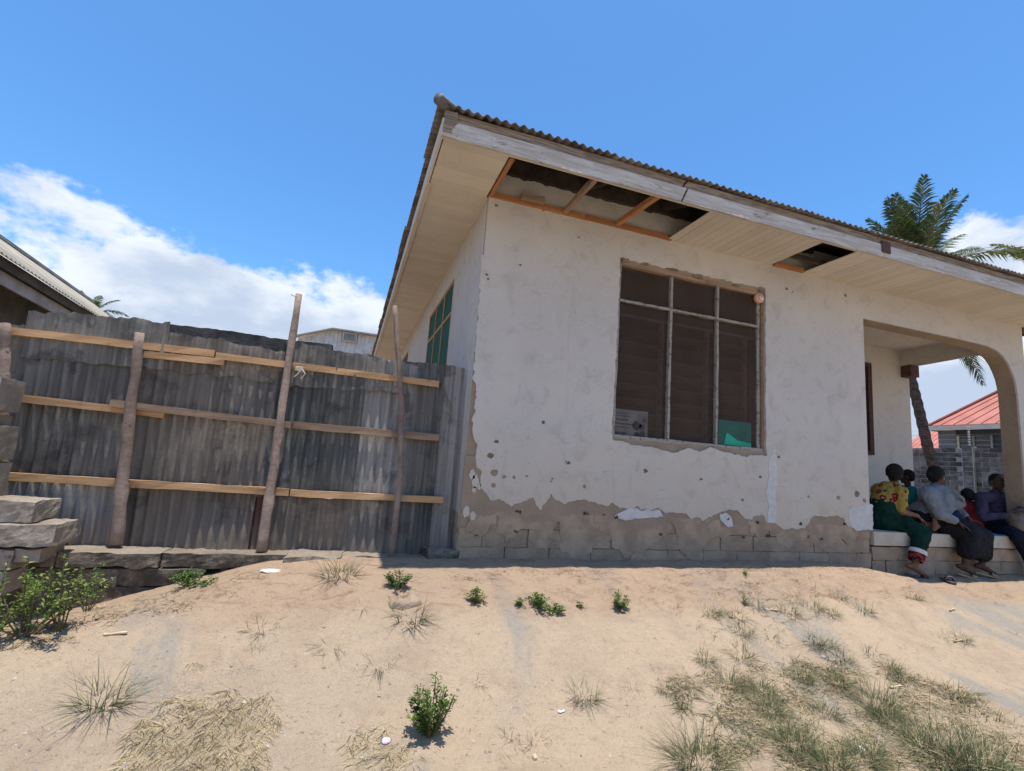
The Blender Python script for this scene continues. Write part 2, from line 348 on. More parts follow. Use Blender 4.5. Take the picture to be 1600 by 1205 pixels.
M['frame'] = simple('frame_paint', (.31, .285, .25), (.15, .12, .10), 26, .85, .003, True, (1, 1, 1), lo=.5, hi=.64, det=8)
M['frame_dark'] = simple('frame_dark', (.125, .085, .062), (.07, .05, .04), 9, .85, .003, True)
M['mortar'] = simple('mortar', (.25, .205, .16), (.16, .125, .10), 18, .95, .01, True)
M['slab_paint'] = simple('slab_paint', (.55, .49, .38), (.44, .385, .295), 4, .85, .003, True)
g = G('insect_screen', .9, .1); p = g.pos(); c = g.mix(g.mr(g.noise(p, 2, 5), .3, .7), (.072, .050, .038), (.095, .070, .054)); g.base(c)
tr = g.n.new('ShaderNodeBsdfTransparent'); ms = g.n.new('ShaderNodeMixShader'); ms.inputs[0].default_value = .5
g.l.new(tr.outputs[0], ms.inputs[1]); g.l.new(g.b.outputs[0], ms.inputs[2]); g.l.new(ms.outputs[0], g.n['Material Output'].inputs[0]); M['screen'] = g.m
g = G('dark_glass', .12, .5); g.base((.03, .035, .035)); M['glass'] = g.m
g = G('louvre_glass', .25, .5); g.base(g.mix(g.mr(g.noise(g.pos(), 3, 5), .3, .7), (.24, .20, .17), (.16, .135, .115))); M['louvre'] = g.m
M['poster'] = simple('poster_paper', (.15, .135, .12), (.105, .095, .085), 9, .9, 0, True)
M['ink'] = simple('poster_ink', (.045, .04, .038), (.06, .052, .048), 9, .9, 0, True)
M['green_sheet'] = simple('green_plastic', (.025, .095, .07), (.02, .07, .055), 5, .6, 0, True)
M['green_bright'] = simple('green_plastic_fold', (.01, .36, .23), (.01, .26, .17), 6, .5, 0, True)
M['green_curtain'] = simple('green_curtain', (.01, .11, .08), (.006, .06, .045), 9, .9, 0, True, (8, 8, 1))
M['cup'] = simple('lamp_holder', (.62, .36, .24), (.52, .28, .2), 5, .5, 0, True)
M['cup_in'] = simple('lamp_holder_face', (.72, .60, .50), (.6, .42, .36), 15, .5, 0, True)
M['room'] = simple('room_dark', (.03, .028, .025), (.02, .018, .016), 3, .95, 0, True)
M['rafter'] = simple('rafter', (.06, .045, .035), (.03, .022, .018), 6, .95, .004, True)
M['red_roof'] = simple('red_roof', (.52, .20, .15), (.43, .16, .12), 2, .6, 0, True)
M['blue_wall'] = simple('blue_wall', (.055, .08, .105), (.04, .06, .08), 2, .85, 0, True)
M['pale_wall'] = simple('pale_trim', (.14, .17, .20), (.10, .13, .16), 3, .85, 0, True)
M['cream'] = simple('cream_paint', (.62, .58, .48), (.50, .46, .38), 2, .7, .001, True)
M['nb_fascia'] = simple('grey_fascia', (.34, .33, .31), (.24, .235, .225), 3, .85, .003, True)
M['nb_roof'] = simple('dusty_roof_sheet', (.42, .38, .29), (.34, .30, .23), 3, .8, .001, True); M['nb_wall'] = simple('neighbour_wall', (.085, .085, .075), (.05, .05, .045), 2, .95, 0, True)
M['white_clad'] = simple('white_cladding', (.72, .71, .66), (.58, .56, .50), 5, .6, .001, True)
g = G('boundary_block', .95, .15); p = g.pos(); c = g.mix(g.mr(g.noise(p, 1.6, 7, .7), .38, .62), (.235, .225, .205), (.085, .082, .078)); g.base(g.val(c, .62, 1.3)); g.bump(g.noise(p, 14, 6, .7), .01); M['bw_block'] = g.m
M['bw_mortar'] = simple('mortar_pale', (.43, .42, .39), (.28, .27, .25), 6, .95, .004, True)

# ---------------------------------------------------------------- ground
def smooth(a, b, x):
    t = max(0, min(1, (x - a) / (b - a))); return t * t * (3 - 2 * t)
def gz(x, y, fine=True):
    left = 1 - smooth(-3.3, -1.0, x)
    z = -.45 * smooth(-.32, -2.1, y) - .09 * smooth(-2, -6, y)
    z -= .46 * left * smooth(-1.35, -.05, y) * (1 - smooth(.6, 3, y))     # low ground by the footing
    z += .07 * left * smooth(-2.2, -1.0, y) * (1 - smooth(-1.0, -.5, y))
    r = smooth(4.25, 4.85, x + .5 * (y + .3))                            # level yard before the porch
    z = z * (1 - r) + r * (-.145 - .31 * smooth(-.9, -3.2, y))
    z += .012 * smooth(2.9, 3.5, x) * (1 - smooth(4.1, 4.5, x)) * smooth(-.9, -.45, y) * (1 - smooth(-.28, -.05, y))
    z -= .10 * smooth(.3, 4, y)
    if fine and -8 < x < 14 and -7 < y < 3:
        z += .04 * (1 - .9 * smooth(-.75, -.35, y)) * fbm(x, y, 0, 3, .9) + .014 * fbm(x, y, 5, 5, 3.5) + .004 * fbm(x, y, 9, 3, 14)
        for (fx, fy, ca, sa, dd, ll, ww) in FP.get((int(x / .3), int(y / .3)), ()):
            u = ((x - fx) * ca + (y - fy) * sa) / ll; v = (-(x - fx) * sa + (y - fy) * ca) / ww; e = u * u + v * v
            if e < 4: z += dd * (.9 * math.exp(-(math.sqrt(e) - 1.25) ** 2 * 6) * .5 - math.exp(-e * e))
        sl = smooth(-1.15, -.8, y) * (1 - smooth(-.6, -.4, y)) * smooth(-.2, .6, x)
        z -= .02 * sl; z += .04 * sl * fbm(x + y * .5, y * 2.2, 2, 4, 3.6)
    return z
FP = {}
_r = random.Random(21)
for _k in range(170):
    _x, _y = _r.uniform(-3.2, 7.5), _r.uniform(-2.9, -.75); _a = _r.uniform(-.5, .5) + (0 if _r.random() < .7 else 1.4); _d = _r.uniform(.004, .013); _l = _r.uniform(.10, .14); _w = _r.uniform(.035, .06)
    for _i in range(-1, 2):
        for _j in range(-1, 2): FP.setdefault((int(_x / .3) + _i, int(_y / .3) + _j), []).append((_x, _y, math.cos(_a), math.sin(_a), _d, _l, _w))
def axis(lo, hi, step, far, n):
    a = []; x = lo
    while x < hi: a.append(x); x += step
    return [lo - (far - abs(lo)) * (i / n) ** 3 - .2 * i for i in range(n, 0, -1)] + a + [hi + (far - hi) * (i / n) ** 3 + .2 * i for i in range(1, n + 1)]
xs = axis(-4.2, 8.6, .028, 420, 22); ys = axis(-3.0, .4, .024, 420, 22)
q = MB(); q.v = [(x, y, gz(x, y)) for y in ys for x in xs]; W = len(xs)
q.f = [(j * W + i, j * W + i + 1, (j + 1) * W + i + 1, (j + 1) * W + i) for j in range(len(ys) - 1) for i in range(W - 1)]; q.mi = [0] * len(q.f)
gr = q.build('ground', M['soil'], smooth=True); tag(gr, kind='structure')
def ground_at(px, py):                                   # where the sight line through a photo point meets the soil
    d = ray(px, py); t = 1.0
    for i in range(4000):
        p = CP + d * t
        if p.z <= gz(p.x, p.y): break
        t += .006
    return Vector((p.x, p.y, gz(p.x, p.y)))
# ---------------------------------------------------------------- the house
HX, HY, ZS = 8.0, 10.6, 3.28                             # right side, back, underside of the soffit
EX0, EX1, EY0, EY1 = -.57, 8.55, -.72, 11.2
house = empty('bungalow', (0, 0, 0), 'old single storey house with peeling off-white plaster and broken eave boards', 'house')
PX0, PZF, PY = 4.84, .34, 1.5                            # porch: left edge, floor, back wall
def arch_pts(u_pts): return u_pts
arch = [(4.83, 2.89), (6.41, 2.89), (7.0, 2.885), (7.2, 2.88), (7.33, 2.86), (7.44, 2.83), (7.53, 2.78), (7.62, 2.70), (7.69, 2.60), (7.74, 2.5), (7.77, 2.38), (7.785, 2.2), (7.79, .34)]
WX0, WX1, WZ0, WZ1 = 1.44, 3.30, 1.14, 2.95
core_out = [(.004, -.35), (PX0, -.35), (PX0, 2.89)] + arch[1:-1] + [(7.79, -.35), (HX - .004, -.35), (HX - .004, 3.62), (.004, 3.62)]
win_hole = [(WX0, WZ0), (WX1, WZ0), (WX1, WZ1), (WX0, WZ1)]
q = MB(); plate(q, core_out, [win_hole], 0, .2); plate(q, list(reversed(core_out)), [list(reversed(win_hole))], .2, .2001)
q.build('front_wall', M['render_coat'], house)
# paint skin with the flaked edge seen in the photograph
P = lambda px, py: (lambda p: (p.x, p.z))(at(px, py, 1, -.004))
low = [P(*p) for p in ((742, 640), (737, 655), (738, 675), (744, 700), (741, 722), (752, 738), (748, 755), (758, 772), (765, 780), (787, 782), (797, 790), (810, 787), (820, 781), (832, 777), (838, 790), (844, 797), (851, 786), (860, 772), (868, 781), (880, 786), (897, 783), (910, 780), (930, 787), (945, 790), (955, 786), (967, 794), (992, 792),
       (1010, 797), (1027, 795), (1040, 800), (1065, 800), (1078, 808), (1098, 812), (1112, 806), (1125, 800), (1135, 795), (1150, 797), (1160, 808), (1170, 812), (1180, 806), (1190, 805), (1196, 815), (1210, 818), (1222, 826), (1255, 827), (1262, 814), (1270, 805), (1288, 808), (1305, 805), (1316, 812), (1324, 822), (1340, 815), (1360, 817))]
left = [P(*p) for p in ((752, 400), (748, 470), (741, 560), (738, 590), (744, 612), (741, 640))]
skin = [(.006, 3.60)] + rough_line([(.006, 2.7)] + left + low, .016, .02, 3, 16)[:]
skin += [(PX0 - .004, .52), (PX0 - .004, 2.885)] + [(a - .0, b + .0) for a, b in arch[1:-1]] + [(7.79, .345), (HX - .008, .345), (HX - .008, 3.60)]
wb = [P(*p) for p in ((956, 688), (972, 690), (990, 696), (1012, 698), (1037, 704), (1053, 708), (1066, 703), (1075, 701), (1092, 706), (1108, 699), (1125, 705), (1141, 708), (1163, 714), (1180, 711), (1197, 712))]
whole = rough_line(wb, .02, .012, 5, 18) + rough_line([(WX1 + .012, WZ0 + .0), (WX1 + .012, 2.0), (WX1 + .015, WZ1 + .03)], .04, .012, 2, 12)[1:] + rough_line([(WX1 + .0, WZ1 + .035), (2.9, WZ1 + .02), (2.4, WZ1 + .03), (1.9, WZ1 + .02), (WX0 - .01, WZ1 + .02)], .03, .022, 8, 14) + rough_line([(WX0 - .01, WZ1), (WX0 - .012, 1.9), (WX0 - .02, WZ0 + .05)], .04, .012, 4, 12)
chips = [whole]
for k, (px, py, r) in enumerate(((775, 322, .02), (840, 325, .014), (848, 330, .012), (812, 415, .012), (760, 430, .014), (762, 437, .012), (848, 660, .02), (775, 690, .022), (766, 712, .03), (772, 738, .035), (787, 745, .02), (802, 746, .018), (822, 744, .014), (862, 748, .014), (887, 723, .022), (912, 760, .022), (884, 722, .012),
    (860, 752, .012), (1007, 736, .028), (770, 758, .025), (1094, 749, .018), (1158, 781, .022), (1227, 452, .025), (1236, 457, .014), (1186, 745, .02), (1215, 714, .02), (1261, 776, .018), (1319, 462, .028), (1308, 778, .03), (1337, 772, .05), (1348, 782, .03), (1279, 434, .02), (903, 372, .012), (1090, 370, .012))):
    x, z = P(px, py); chips.append(blob_loop(x, z, r * .8, 9, k, 1.25))
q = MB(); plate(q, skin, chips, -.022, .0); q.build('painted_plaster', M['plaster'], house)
for k, (px, py, r) in enumerate(((737, 742, .045), (742, 752, .055), (748, 760, .03), (740, 765, .03), (728, 800, .05), (738, 806, .04))):
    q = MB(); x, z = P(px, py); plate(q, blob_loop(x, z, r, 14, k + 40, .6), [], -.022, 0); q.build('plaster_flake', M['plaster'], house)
# fresher white repair patches
for k, pts in enumerate((((958, 806), (968, 800), (985, 793), (1005, 797), (1030, 797), (1034, 806), (1010, 809), (975, 812)),
                         ((1198, 720), (1208, 700), (1212, 740), (1209, 775), (1212, 800), (1209, 818), (1196, 816), (1199, 790), (1194, 770), (1200, 745)),
                         ((1322, 800), (1330, 790), (1342, 792), (1352, 785), (1361, 790), (1361, 827), (1335, 829), (1326, 822)),
                         ((1122, 802), (1132, 801), (1140, 808), (1144, 822), (1136, 824), (1126, 815)))):
    lp = rough_line([P(*p) for p in pts] + [P(*pts[0])], .02, .014, 20 + k, 18)[:-1]
    if sum(a[0] * b[1] - b[0] * a[1] for a, b in zip(lp, lp[1:] + lp[:1])) < 0: lp.reverse()
    q = MB(); plate(q, lp, [], -.026, 0); q.build('repair_patch', M['white_patch'], house)
# render edge and plinth blocks
edge = [P(*p) for p in ((714, 806), (740, 806), (768, 804), (800, 806), (830, 812), (870, 815), (905, 812), (950, 816), (1000, 818), (1040, 818), (1090, 822), (1140, 824), (1170, 820), (1200, 816), (1222, 828), (1256, 829), (1300, 828), (1362, 831))]
lo2 = rough_line([(-.004, .40)] + edge[1:-1] + [(PX0 + .0, .335)], .02, .02, 9, 13)
rr_ = random.Random(4)
for k in range(16):                                      # flat dark patches painting the shade of broken cavities along the worn courses
    x = rr_.uniform(.1, 4.7); z = rr_.choice((.405, .40, .25, .095)) + rr_.uniform(-.015, .015); w = rr_.uniform(.012, .034)
    q = MB(); lp = rough_line([(x - w, z), (x - w * .3, z + w * .35), (x + w * .5, z + w * .2), (x + w, z - w * .1), (x + w * .2, z - w * .4), (x - w, z)], .006, .02, k, 40)[:-1]; plate(q, lp[::-1], [], -.0262, -.02); q.build('cavity_shade', M['cavity_shade'], house)
x = .05; k = 0
while x < 4.6:                                           # thin old render still clinging to the blocks
    w = rr_.uniform(.25, .75); h = rr_.uniform(.16, .46); x1 = min(x + w, PX0 - .02)
    lp = rough_line([(x, .40), (x + w * .1, .40 - h * .7), (x + w * .35, .40 - h), (x + w * .7, .40 - h * rr_.uniform(.5, .9)), (x1, .40 - h * .3), (x1, .40)], .014, .03, 60 + k, 14)
    q = MB(); plate(q, lp, [], -.0172 - .0004 * (k % 2), -.01); q.build('render_smear', M['render_smear'], house); x += w * rr_.uniform(.7, 1.05); k += 1
q = MB(); plate(q, lo2 + [(PX0, .72), (-.004, .86)], [], -.0175, 0); q.build('render_edge', M['render_coat'], house)
def courses(name, x0, x1, y, rows, z0, h, par, m, d=.12, bl=.42, jit=.010, seed=0, axis_=0, n=(4, 1, 2)):
    me = []
    for r in range(rows):
        x = x0 - (bl / 2 if r % 2 else 0); k = 0
        while x < x1 - .02:
            a, b = max(x, x0), min(x + bl - .004, x1)
            if b - a > .03:
                q = MB(); dd = random.uniform(-.007, .005)
                lumpy(q, ((a + b) / 2, 0, z0 + (r + .5) * h) if axis_ == 0 else (0, 0, 0), (b - a, d, h - .004), 0, jit, seed + r * 17 + k, n, .012) if axis_ == 0 else lumpy(q, (0, (a + b) / 2, z0 + (r + .5) * h), (d, b - a, h - .006), 0, jit, seed + r * 17 + k, (1, 4, 2), .012)
                q.v = [(vx + (y + dd if axis_ else 0), vy + (0 if axis_ else y + dd), vz) for vx, vy, vz in q.v]
                q.build(name, m, par)
            x += bl; k += 1
courses('plinth_block', 0, PX0, .049, 5, -.375, .157, house, M['sandcrete'], seed=3)
courses('plinth_block', .06, 2.6, .05, 3, -.10, .157, house, M['sandcrete'], seed=60, axis_=1)
# side wall with two windows
side = [(.006, -.3), (HY, -.3), (HY, 3.5), (.006, 3.5)]
SW = [(1.36, 3.22, 1.15, 2.95), (6.0, 7.3, 1.15, 2.95)]
q = MB(); pt = lambda u, z, y: (y, u, z)
holes = [[(a, c), (b, c), (b, d), (a, d)] for a, b, c, d in SW]
plate(q, side, holes, 0, .2, pt); q.build('side_wall', M['plaster_side'], house)
# rear wall, right wall behind the porch, inner faces that keep the rooms dark
q = MB(); q.box(0.2, HX, HY - .2, HY, -.3, 3.5); q.box(HX - .2, HX, PY + .2, HY - .2, -.3, 3.5); q.build('rear_wall', M['plaster_side'], house)
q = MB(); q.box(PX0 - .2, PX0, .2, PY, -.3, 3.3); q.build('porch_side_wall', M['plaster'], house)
JX0, JX1 = 6.0, 7.06
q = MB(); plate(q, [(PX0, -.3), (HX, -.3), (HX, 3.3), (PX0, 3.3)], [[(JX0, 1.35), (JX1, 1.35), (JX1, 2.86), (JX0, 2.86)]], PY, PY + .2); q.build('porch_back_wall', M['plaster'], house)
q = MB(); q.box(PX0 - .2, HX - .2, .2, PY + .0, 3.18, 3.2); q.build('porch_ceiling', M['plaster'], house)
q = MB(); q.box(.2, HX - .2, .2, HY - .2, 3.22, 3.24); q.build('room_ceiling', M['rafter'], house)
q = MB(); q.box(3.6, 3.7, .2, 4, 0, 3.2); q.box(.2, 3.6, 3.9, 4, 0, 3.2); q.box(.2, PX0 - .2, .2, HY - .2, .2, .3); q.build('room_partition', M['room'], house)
# side beam of the porch, arched underneath
sb = [(PY, 3.2), (PY, 2.915), (1.27, 2.92), (.9, 2.935), (.64, 2.95), (.5, 2.945), (.40, 2.91), (.32, 2.84), (.27, 2.74), (.235, 2.6), (.215, 2.45), (.205, 2.2), (.2, .34), (.2, 3.2)]
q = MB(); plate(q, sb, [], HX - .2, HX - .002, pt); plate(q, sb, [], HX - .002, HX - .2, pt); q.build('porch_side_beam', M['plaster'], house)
q = MB(); q.box(7.80, 8.0, PY - .16, PY + .02, 2.72, 2.912); o = q.build('beam_end_block', M['dark_wood'], house)
q = MB(); q.bar((JX1 - .045, PY - .012, 1.35), (JX1 - .045, PY - .012, 2.86), .09, .05, (0, 1, 0)); q.bar((JX0, PY - .01, 2.83), (JX1 - .09, PY - .01, 2.83), .05, .06); q.bar((JX0, PY - .01, 1.38), (JX1 - .09, PY - .01, 1.38), .05, .06); q.build('porch_window_frame', M['dark_wood'], house)
boxo('porch_window_glass', M['glass'], house, JX0, JX1 - .09, PY + .03, PY + .036, 1.4, 2.8)
# porch floor: painted slab on blocks
o = boxo('porch_floor', M['slab_paint'], house, PX0 + .035, HX + .02, -.035, PY, .185, PZF, bev=.006)
courses('plinth_block', PX0 + .03, HX, .049, 3, -.30, .158, house, M['sandcrete'], seed=120)
# ---- front window
wf = empty('window', (0, 0, 0), None, None); del_ = None; wf.parent = house
def fr(name, p, r, w, h, m=M['frame'], up=(0, 0, 1), sd=1): 
    b = MB(); b.bar(p, r, w, h, up, 8, .008, sd); o = b.build(name, m, wf); return o
fr('head_rail', (WX0 - .01, .03, WZ1 - .02), (WX1, .03, WZ1 - .02), .06, .05, M['timber_old'], sd=1)
fr('sill_rail', (WX0 - .02, .03, WZ0 + .012), (WX1, .03, WZ0 + .012), .06, .035, sd=2)
fr('jamb', (WX0 + .008, .03, WZ0), (WX0 + .008, .03, WZ1), .05, .028, up=(1, 0, 0), sd=3)
fr('jamb', (WX1 - .045, .05, WZ0), (WX1 - .045, .05, WZ1), .05, .035, up=(1, 0, 0), sd=4)
fr('outer_jamb', (WX1 - .012, .035, WZ0), (WX1 - .012, .035, WZ1), .06, .024, M['timber_old'], up=(1, 0, 0), sd=14)
for k, x in enumerate((2.08, 2.68)): fr('mullion', (x, .03, WZ0 + .03), (x, .03, WZ1 - .045), .045, .025, up=(1, 0, 0), sd=5 + k)
for k, (a, b) in enumerate(((WX0 + .02, 2.064), (2.096, 2.664), (2.696, WX1 - .06))): fr('transom', (a, .026, 2.535), (b, .026, 2.535), .04, .022, sd=8 + k)
for (a, b) in ((WX0 + .02, 2.064), (2.096, 2.664), (2.696, WX1 - .06)):
    for (c, d) in ((WZ0 + .03, 2.52), (2.55, WZ1 - .045)):
        boxo('insect_screen', M['screen'], wf, a, b, .045, .046, c, d)
for k, (a, b) in enumerate(((1.50, 2.02), (2.12, 2.60), (2.72, 3.12))):
    for j in range(8):
        z = 1.24 + j * .145
        b_ = MB(); b_.bar((a, .12, z), (b, .12, z), .145, .006, (0, .25, 1)); b_.build('louvre_blade', M['louvre'], wf)
    boxo('louvre_channel', M['frame'], wf, b, b + .035, .09, .14, WZ0 + .05, 2.40)
boxo('inner_rail', M['frame'], wf, WX0 + .02, WX1 - .06, .085, .10, 2.40, 2.425)
ps = boxo('poster', M['poster'], wf, 1.475, 1.86, .0425, .0440, 1.155, 1.43)
def font_obj(txt, loc, size, m, parent, name, ext=.0006):
    cu = bpy.data.curves.new(name, 'FONT'); cu.body = txt; cu.size = size; cu.extrude = ext; cu.materials.append(m)
    o = bpy.data.objects.new(name, cu); col.objects.link(o); o.rotation_euler = (R(90), 0, 0); o.location = loc
    bpy.context.view_layer.update(); me = bpy.data.meshes.new_from_object(o.evaluated_get(bpy.context.evaluated_depsgraph_get()))
    bpy.data.objects.remove(o); o = bpy.data.objects.new(name, me); col.objects.link(o); o.rotation_euler = (R(90), 0, 0); o.location = loc; o.parent = parent; return o
q = MB()                                                 # faded, unreadable rows of print
for z, x0, x1, h in ((1.392, 1.495, 1.63, .010), (1.362, 1.495, 1.66, .010), (1.325, 1.495, 1.62, .022), (1.285, 1.49, 1.70, .018), (1.25, 1.495, 1.66, .012), (1.19, 1.49, 1.60, .030)):
    x = x0
    while x < x1:
        w = random.uniform(.006, .016); q.box(x, x + w, .0415, .0421, z - h / 2 * random.uniform(.7, 1), z + h / 2 * random.uniform(.7, 1)); x += w + random.uniform(.003, .007)
q.build('print', M['ink'], ps)
q = MB()
for x, z, r in ((1.735, 1.28, .045), (1.74, 1.19, .03), (1.80, 1.20, .032), (1.79, 1.27, .03), (1.82, 1.34, .02)): plate(q, blob_loop(x, z, r, 11, x * 50), [], .0415, .0421)
q.build('picture', M['ink'], ps)
boxo('green_sheet', M['green_sheet'], wf, 2.73, 3.17, .0425, .0440, 1.17, 1.44)
q = MB(); plate(q, [(2.80, 1.18), (3.165, 1.175), (3.165, 1.215), (2.98, 1.235), (2.84, 1.31)], [], .0385, .0415); q.build('green_sheet_fold', M['green_bright'], wf)
q = MB(); c = at(1186, 466, 1, .0)
q.tube([c + Vector((0, .03, 0)), c + Vector((0, .015, 0)), c + Vector((0, -.012, 0)), c + Vector((0, -.022, 0))], [.052, .060, .060, .050], 28); cu = q.build('lamp_holder', M['cup'], wf, True)
q = MB(); q.tube([c + Vector((.004, -.02, -.008)), c + Vector((.004, -.032, -.008)), c + Vector((.004, -.036, -.008))], [.034, .034, .026], 22); q.build('lamp_holder_face', M['cup_in'], cu, True)
q = MB()                                                 # lumps of mortar along the head of the window
for k, (px, py, w, h) in enumerate(((976, 408, .10, .04), (1006, 412, .10, .03), (1050, 420, .16, .045), (1090, 433, .14, .035), (1150, 447, .10, .02), (1188, 455, .08, .03))):
    q = MB(); p = at(px, py, 1, 0); lumpy(q, (p.x, -.004, p.z + .0), (w, .03, h), 0, .012, k + 70, (4, 1, 2), .1); q.build('mortar_lump', M['mortar'], wf)
# ---- side windows
for k, (a, b, c0, d0) in enumerate(SW):
    sw = empty('window', (0, 0, 0), None, None); sw.parent = house
    for y in [a + .02, a + (b - a) / 3, a + (b - a) * 2 / 3, b - .02]:
        t = MB(); t.bar((.008, y, c0), (.008, y, d0), .012, .032, (0, 1, 0)); t.build('mullion', M['timber'], sw)
    for z in (c0 + .02, 2.53, d0 - .02):
        t = MB(); t.bar((.010, a, z), (.010, b, z), .010, .035); t.build('rail', M['timber'], sw)
    boxo('curtain', M['green_curtain'], sw, .022, .026, a, b, c0, d0)
    boxo('pane', M['green_curtain'], sw, .0165, .018, a + .02, b - .02, c0 + .02, d0 - .02)
# ---- soffit boards
ZB = ZS
def plank(x0, x1, y0, y1, rnd_=0, nm='soffit_plank', m='soffit'):
    q = MB(); dz = random.uniform(-.0015, .0015); q.box(x0, x1, y0, y1, ZB + dz, ZB + .012 + dz); o = q.build(nm, M[m], house); return bevel(o, .0028)
y = EY0 + .02
while y < 11.0:                                          # side overhang: boards run out from the wall
    plank(EX0 + .02, -.012, y, y + .0975); y += .1
for a, b in ((1.98, 3.40), (3.86, 8.5)):
    x = a
    while x < b - .02:
        plank(x, min(x + .0975, b), EY0 + .02, -.012); x += .1
q = MB(); q.bar((EX0 + .02, -.008, ZB - .010), (EX0 + .02, 11.0, ZB - .010), .016, .02); q.bar((-.012, 0.0, ZB - .012), (-.012, 10.6, ZB - .012), .022, .022); q.build('cover_strip', M['soffit'], house)
q = MB(); q.bar((2.0, -.012, ZB - .008), (8.0, -.012, ZB - .008), .02, .018, seg=30, wob=.004); q.bar((EX0, EY0 + .012, ZB - .006), (8.5, EY0 + .012, ZB - .006), .014, .014); q.build('cover_strip', M['soffit'], house)
# ---- broken-open part: battens, end block, lath
def batten(p, r, w=.05, h=.04, m='timber_red', up=(0, 0, 1), sd=0, nm='batten'):
    L_ = (Vector(r) - Vector(p)).length; b = MB(); b.bar((-L_ / 2, 0, 0), (L_ / 2, 0, 0), w, h, (0, 0, 1), 6, .004, sd); me = b.mesh(nm, M[m])
    o = bpy.data.objects.new(nm, me); col.objects.link(o); o.parent = house; X = (Vector(r) - Vector(p)).normalized(); u = Vector(up); Y = u.cross(X).normalized(); Z = X.cross(Y)
    mt = Matrix((X, Y, Z)).transposed().to_4x4(); mt.translation = (Vector(p) + Vector(r)) / 2; o.matrix_local = mt; return o
batten((.0, -.032, ZB + .02), (1.0, -.032, ZB + .022), .04, .05, sd=1); batten((1.003, -.034, ZB + .024), (2.02, -.034, ZB + .02), .04, .05, sd=2)
batten((.022, EY0 + .05, ZB + .02), (.022, -.055, ZB + .02), .04, .05, sd=3)
batten((.78, EY0 + .04, ZB + .03), (.78, -.055, ZB + .03), .045, .05, sd=4, m='timber_old')
batten((1.36, -.055, ZB + .03), (1.42, EY0 + .04, ZB + .035), .045, .05, sd=5)
batten((.30, -.09, ZB + .045), (.53, -.095, ZB + .05), .05, .06, 'timber_old', sd=6, nm='offcut')
batten((3.42, -.04, ZB + .02), (3.86, -.04, ZB + .02), .04, .05, sd=7); batten((3.3, -.25, ZB + .045), (3.95, -.25, ZB + .045), .04, .05, 'rafter', sd=8)
q = MB(); ed = rough_line([(.0, 3.54), (1.0, 3.535), (2.0, 3.55), (4.0, 3.54)], .02, .018, 6, 10)
plate(q, ed + [(4.0, 3.75), (0, 3.75)], [], -.065, .0); q.build('dark_wall_plate', M['rafter'], house)  # dark plate with a ragged lower edge along the wall top
k = .1
while k < 8.5:                                           # rafter tails over the eave
    t = MB(); t.bar((k, EY0 + .06, 3.40), (k, .9, 3.98), .05, .08); t.build('rafter', M['rafter'], house); k += .9
# ---- fascia: upper strip and weathered lower board, in lengths
def fascia(x0, x1, sk0=0, sk1=0, sd=0):
    for (za, zb, yy, mm, nm) in ((ZB - .012, 3.405, EY0, 'fascia_paint', 'fascia_board'), (3.3965, 3.485, EY0 + .012, 'fascia_wood', 'fascia_strip')):
        q = MB(); n = max(3, int((x1 - x0) / .08)); vs = []; fs = []
        for i in range(n + 1):
            t = i / n
            for (z, s) in ((za, 0), (zb, 1)):
                x = x0 + (x1 - x0) * t + (sk0 * (1 - t) if i == 0 else 0) * s + (sk1 if i == n else 0) * s
                w = .004 * noise.noise(Vector((x * 4, z * 9, sd)))
                vs += [(x, yy - .022 + w, z + w), (x, yy, z + w)]
        for i in range(n):
            a = i * 4; b = a + 4; fs += [(a, b, b + 2, a + 2), (a + 1, a + 3, b + 3, b + 1), (a, a + 1, b + 1, b), (a + 2, b + 2, b + 3, a + 3)]
        fs += [(0, 2, 3, 1), (n * 4, n * 4 + 1, n * 4 + 3, n * 4 + 2)]
        q.add(vs, fs); q.build(nm, M[mm], house)
fascia(EX0, 1.605, 0, .06, 1); fascia(1.625, 4.17, .06, 0, 2); fascia(4.176, 6.6, 0, 0, 3); fascia(6.606, EX1, 0, 0, 4)
boxo('fascia_joint_cover', M['dark_wood'], house, 4.14, 4.26, EY0 - .036, EY0 - .0225, 3.315, 3.44)
q = MB(); plate(q, rough_line([(EX0 + .002, 3.30), (-.505, 3.30), (-.49, 3.36), (-.46, 3.40), (-.47, 3.48), (EX0 + .002, 3.48), (EX0 + .002, 3.30)], .02, .01, 4, 20)[:-1], [], EY0 - .030, EY0 - .0225); q.build('rotten_corner', M['fascia_wood'], house)
q = MB(); q.bar((EX0, EY0 - .02, 3.345), (EX0, EY1, 3.345), .022, .14, seg=40, wob=.004); q.build('side_fascia', M['soffit'], house)
q = MB(); q.bar((EX1, EY0, 3.345), (EX1, EY1, 3.345), .022, .14); q.build('side_fascia', M['dark_wood'], house)
q = MB(); q.box(8.01, 8.5, -.7, 3.0, 3.30, 3.33); q.build('bare_eave_board', M['dark_wood'], house)
q = MB(); q.bar((EX0, EY1, 3.345), (EX1, EY1, 3.345), .022, .14); q.build('rear_fascia', M['fascia_wood'], house)
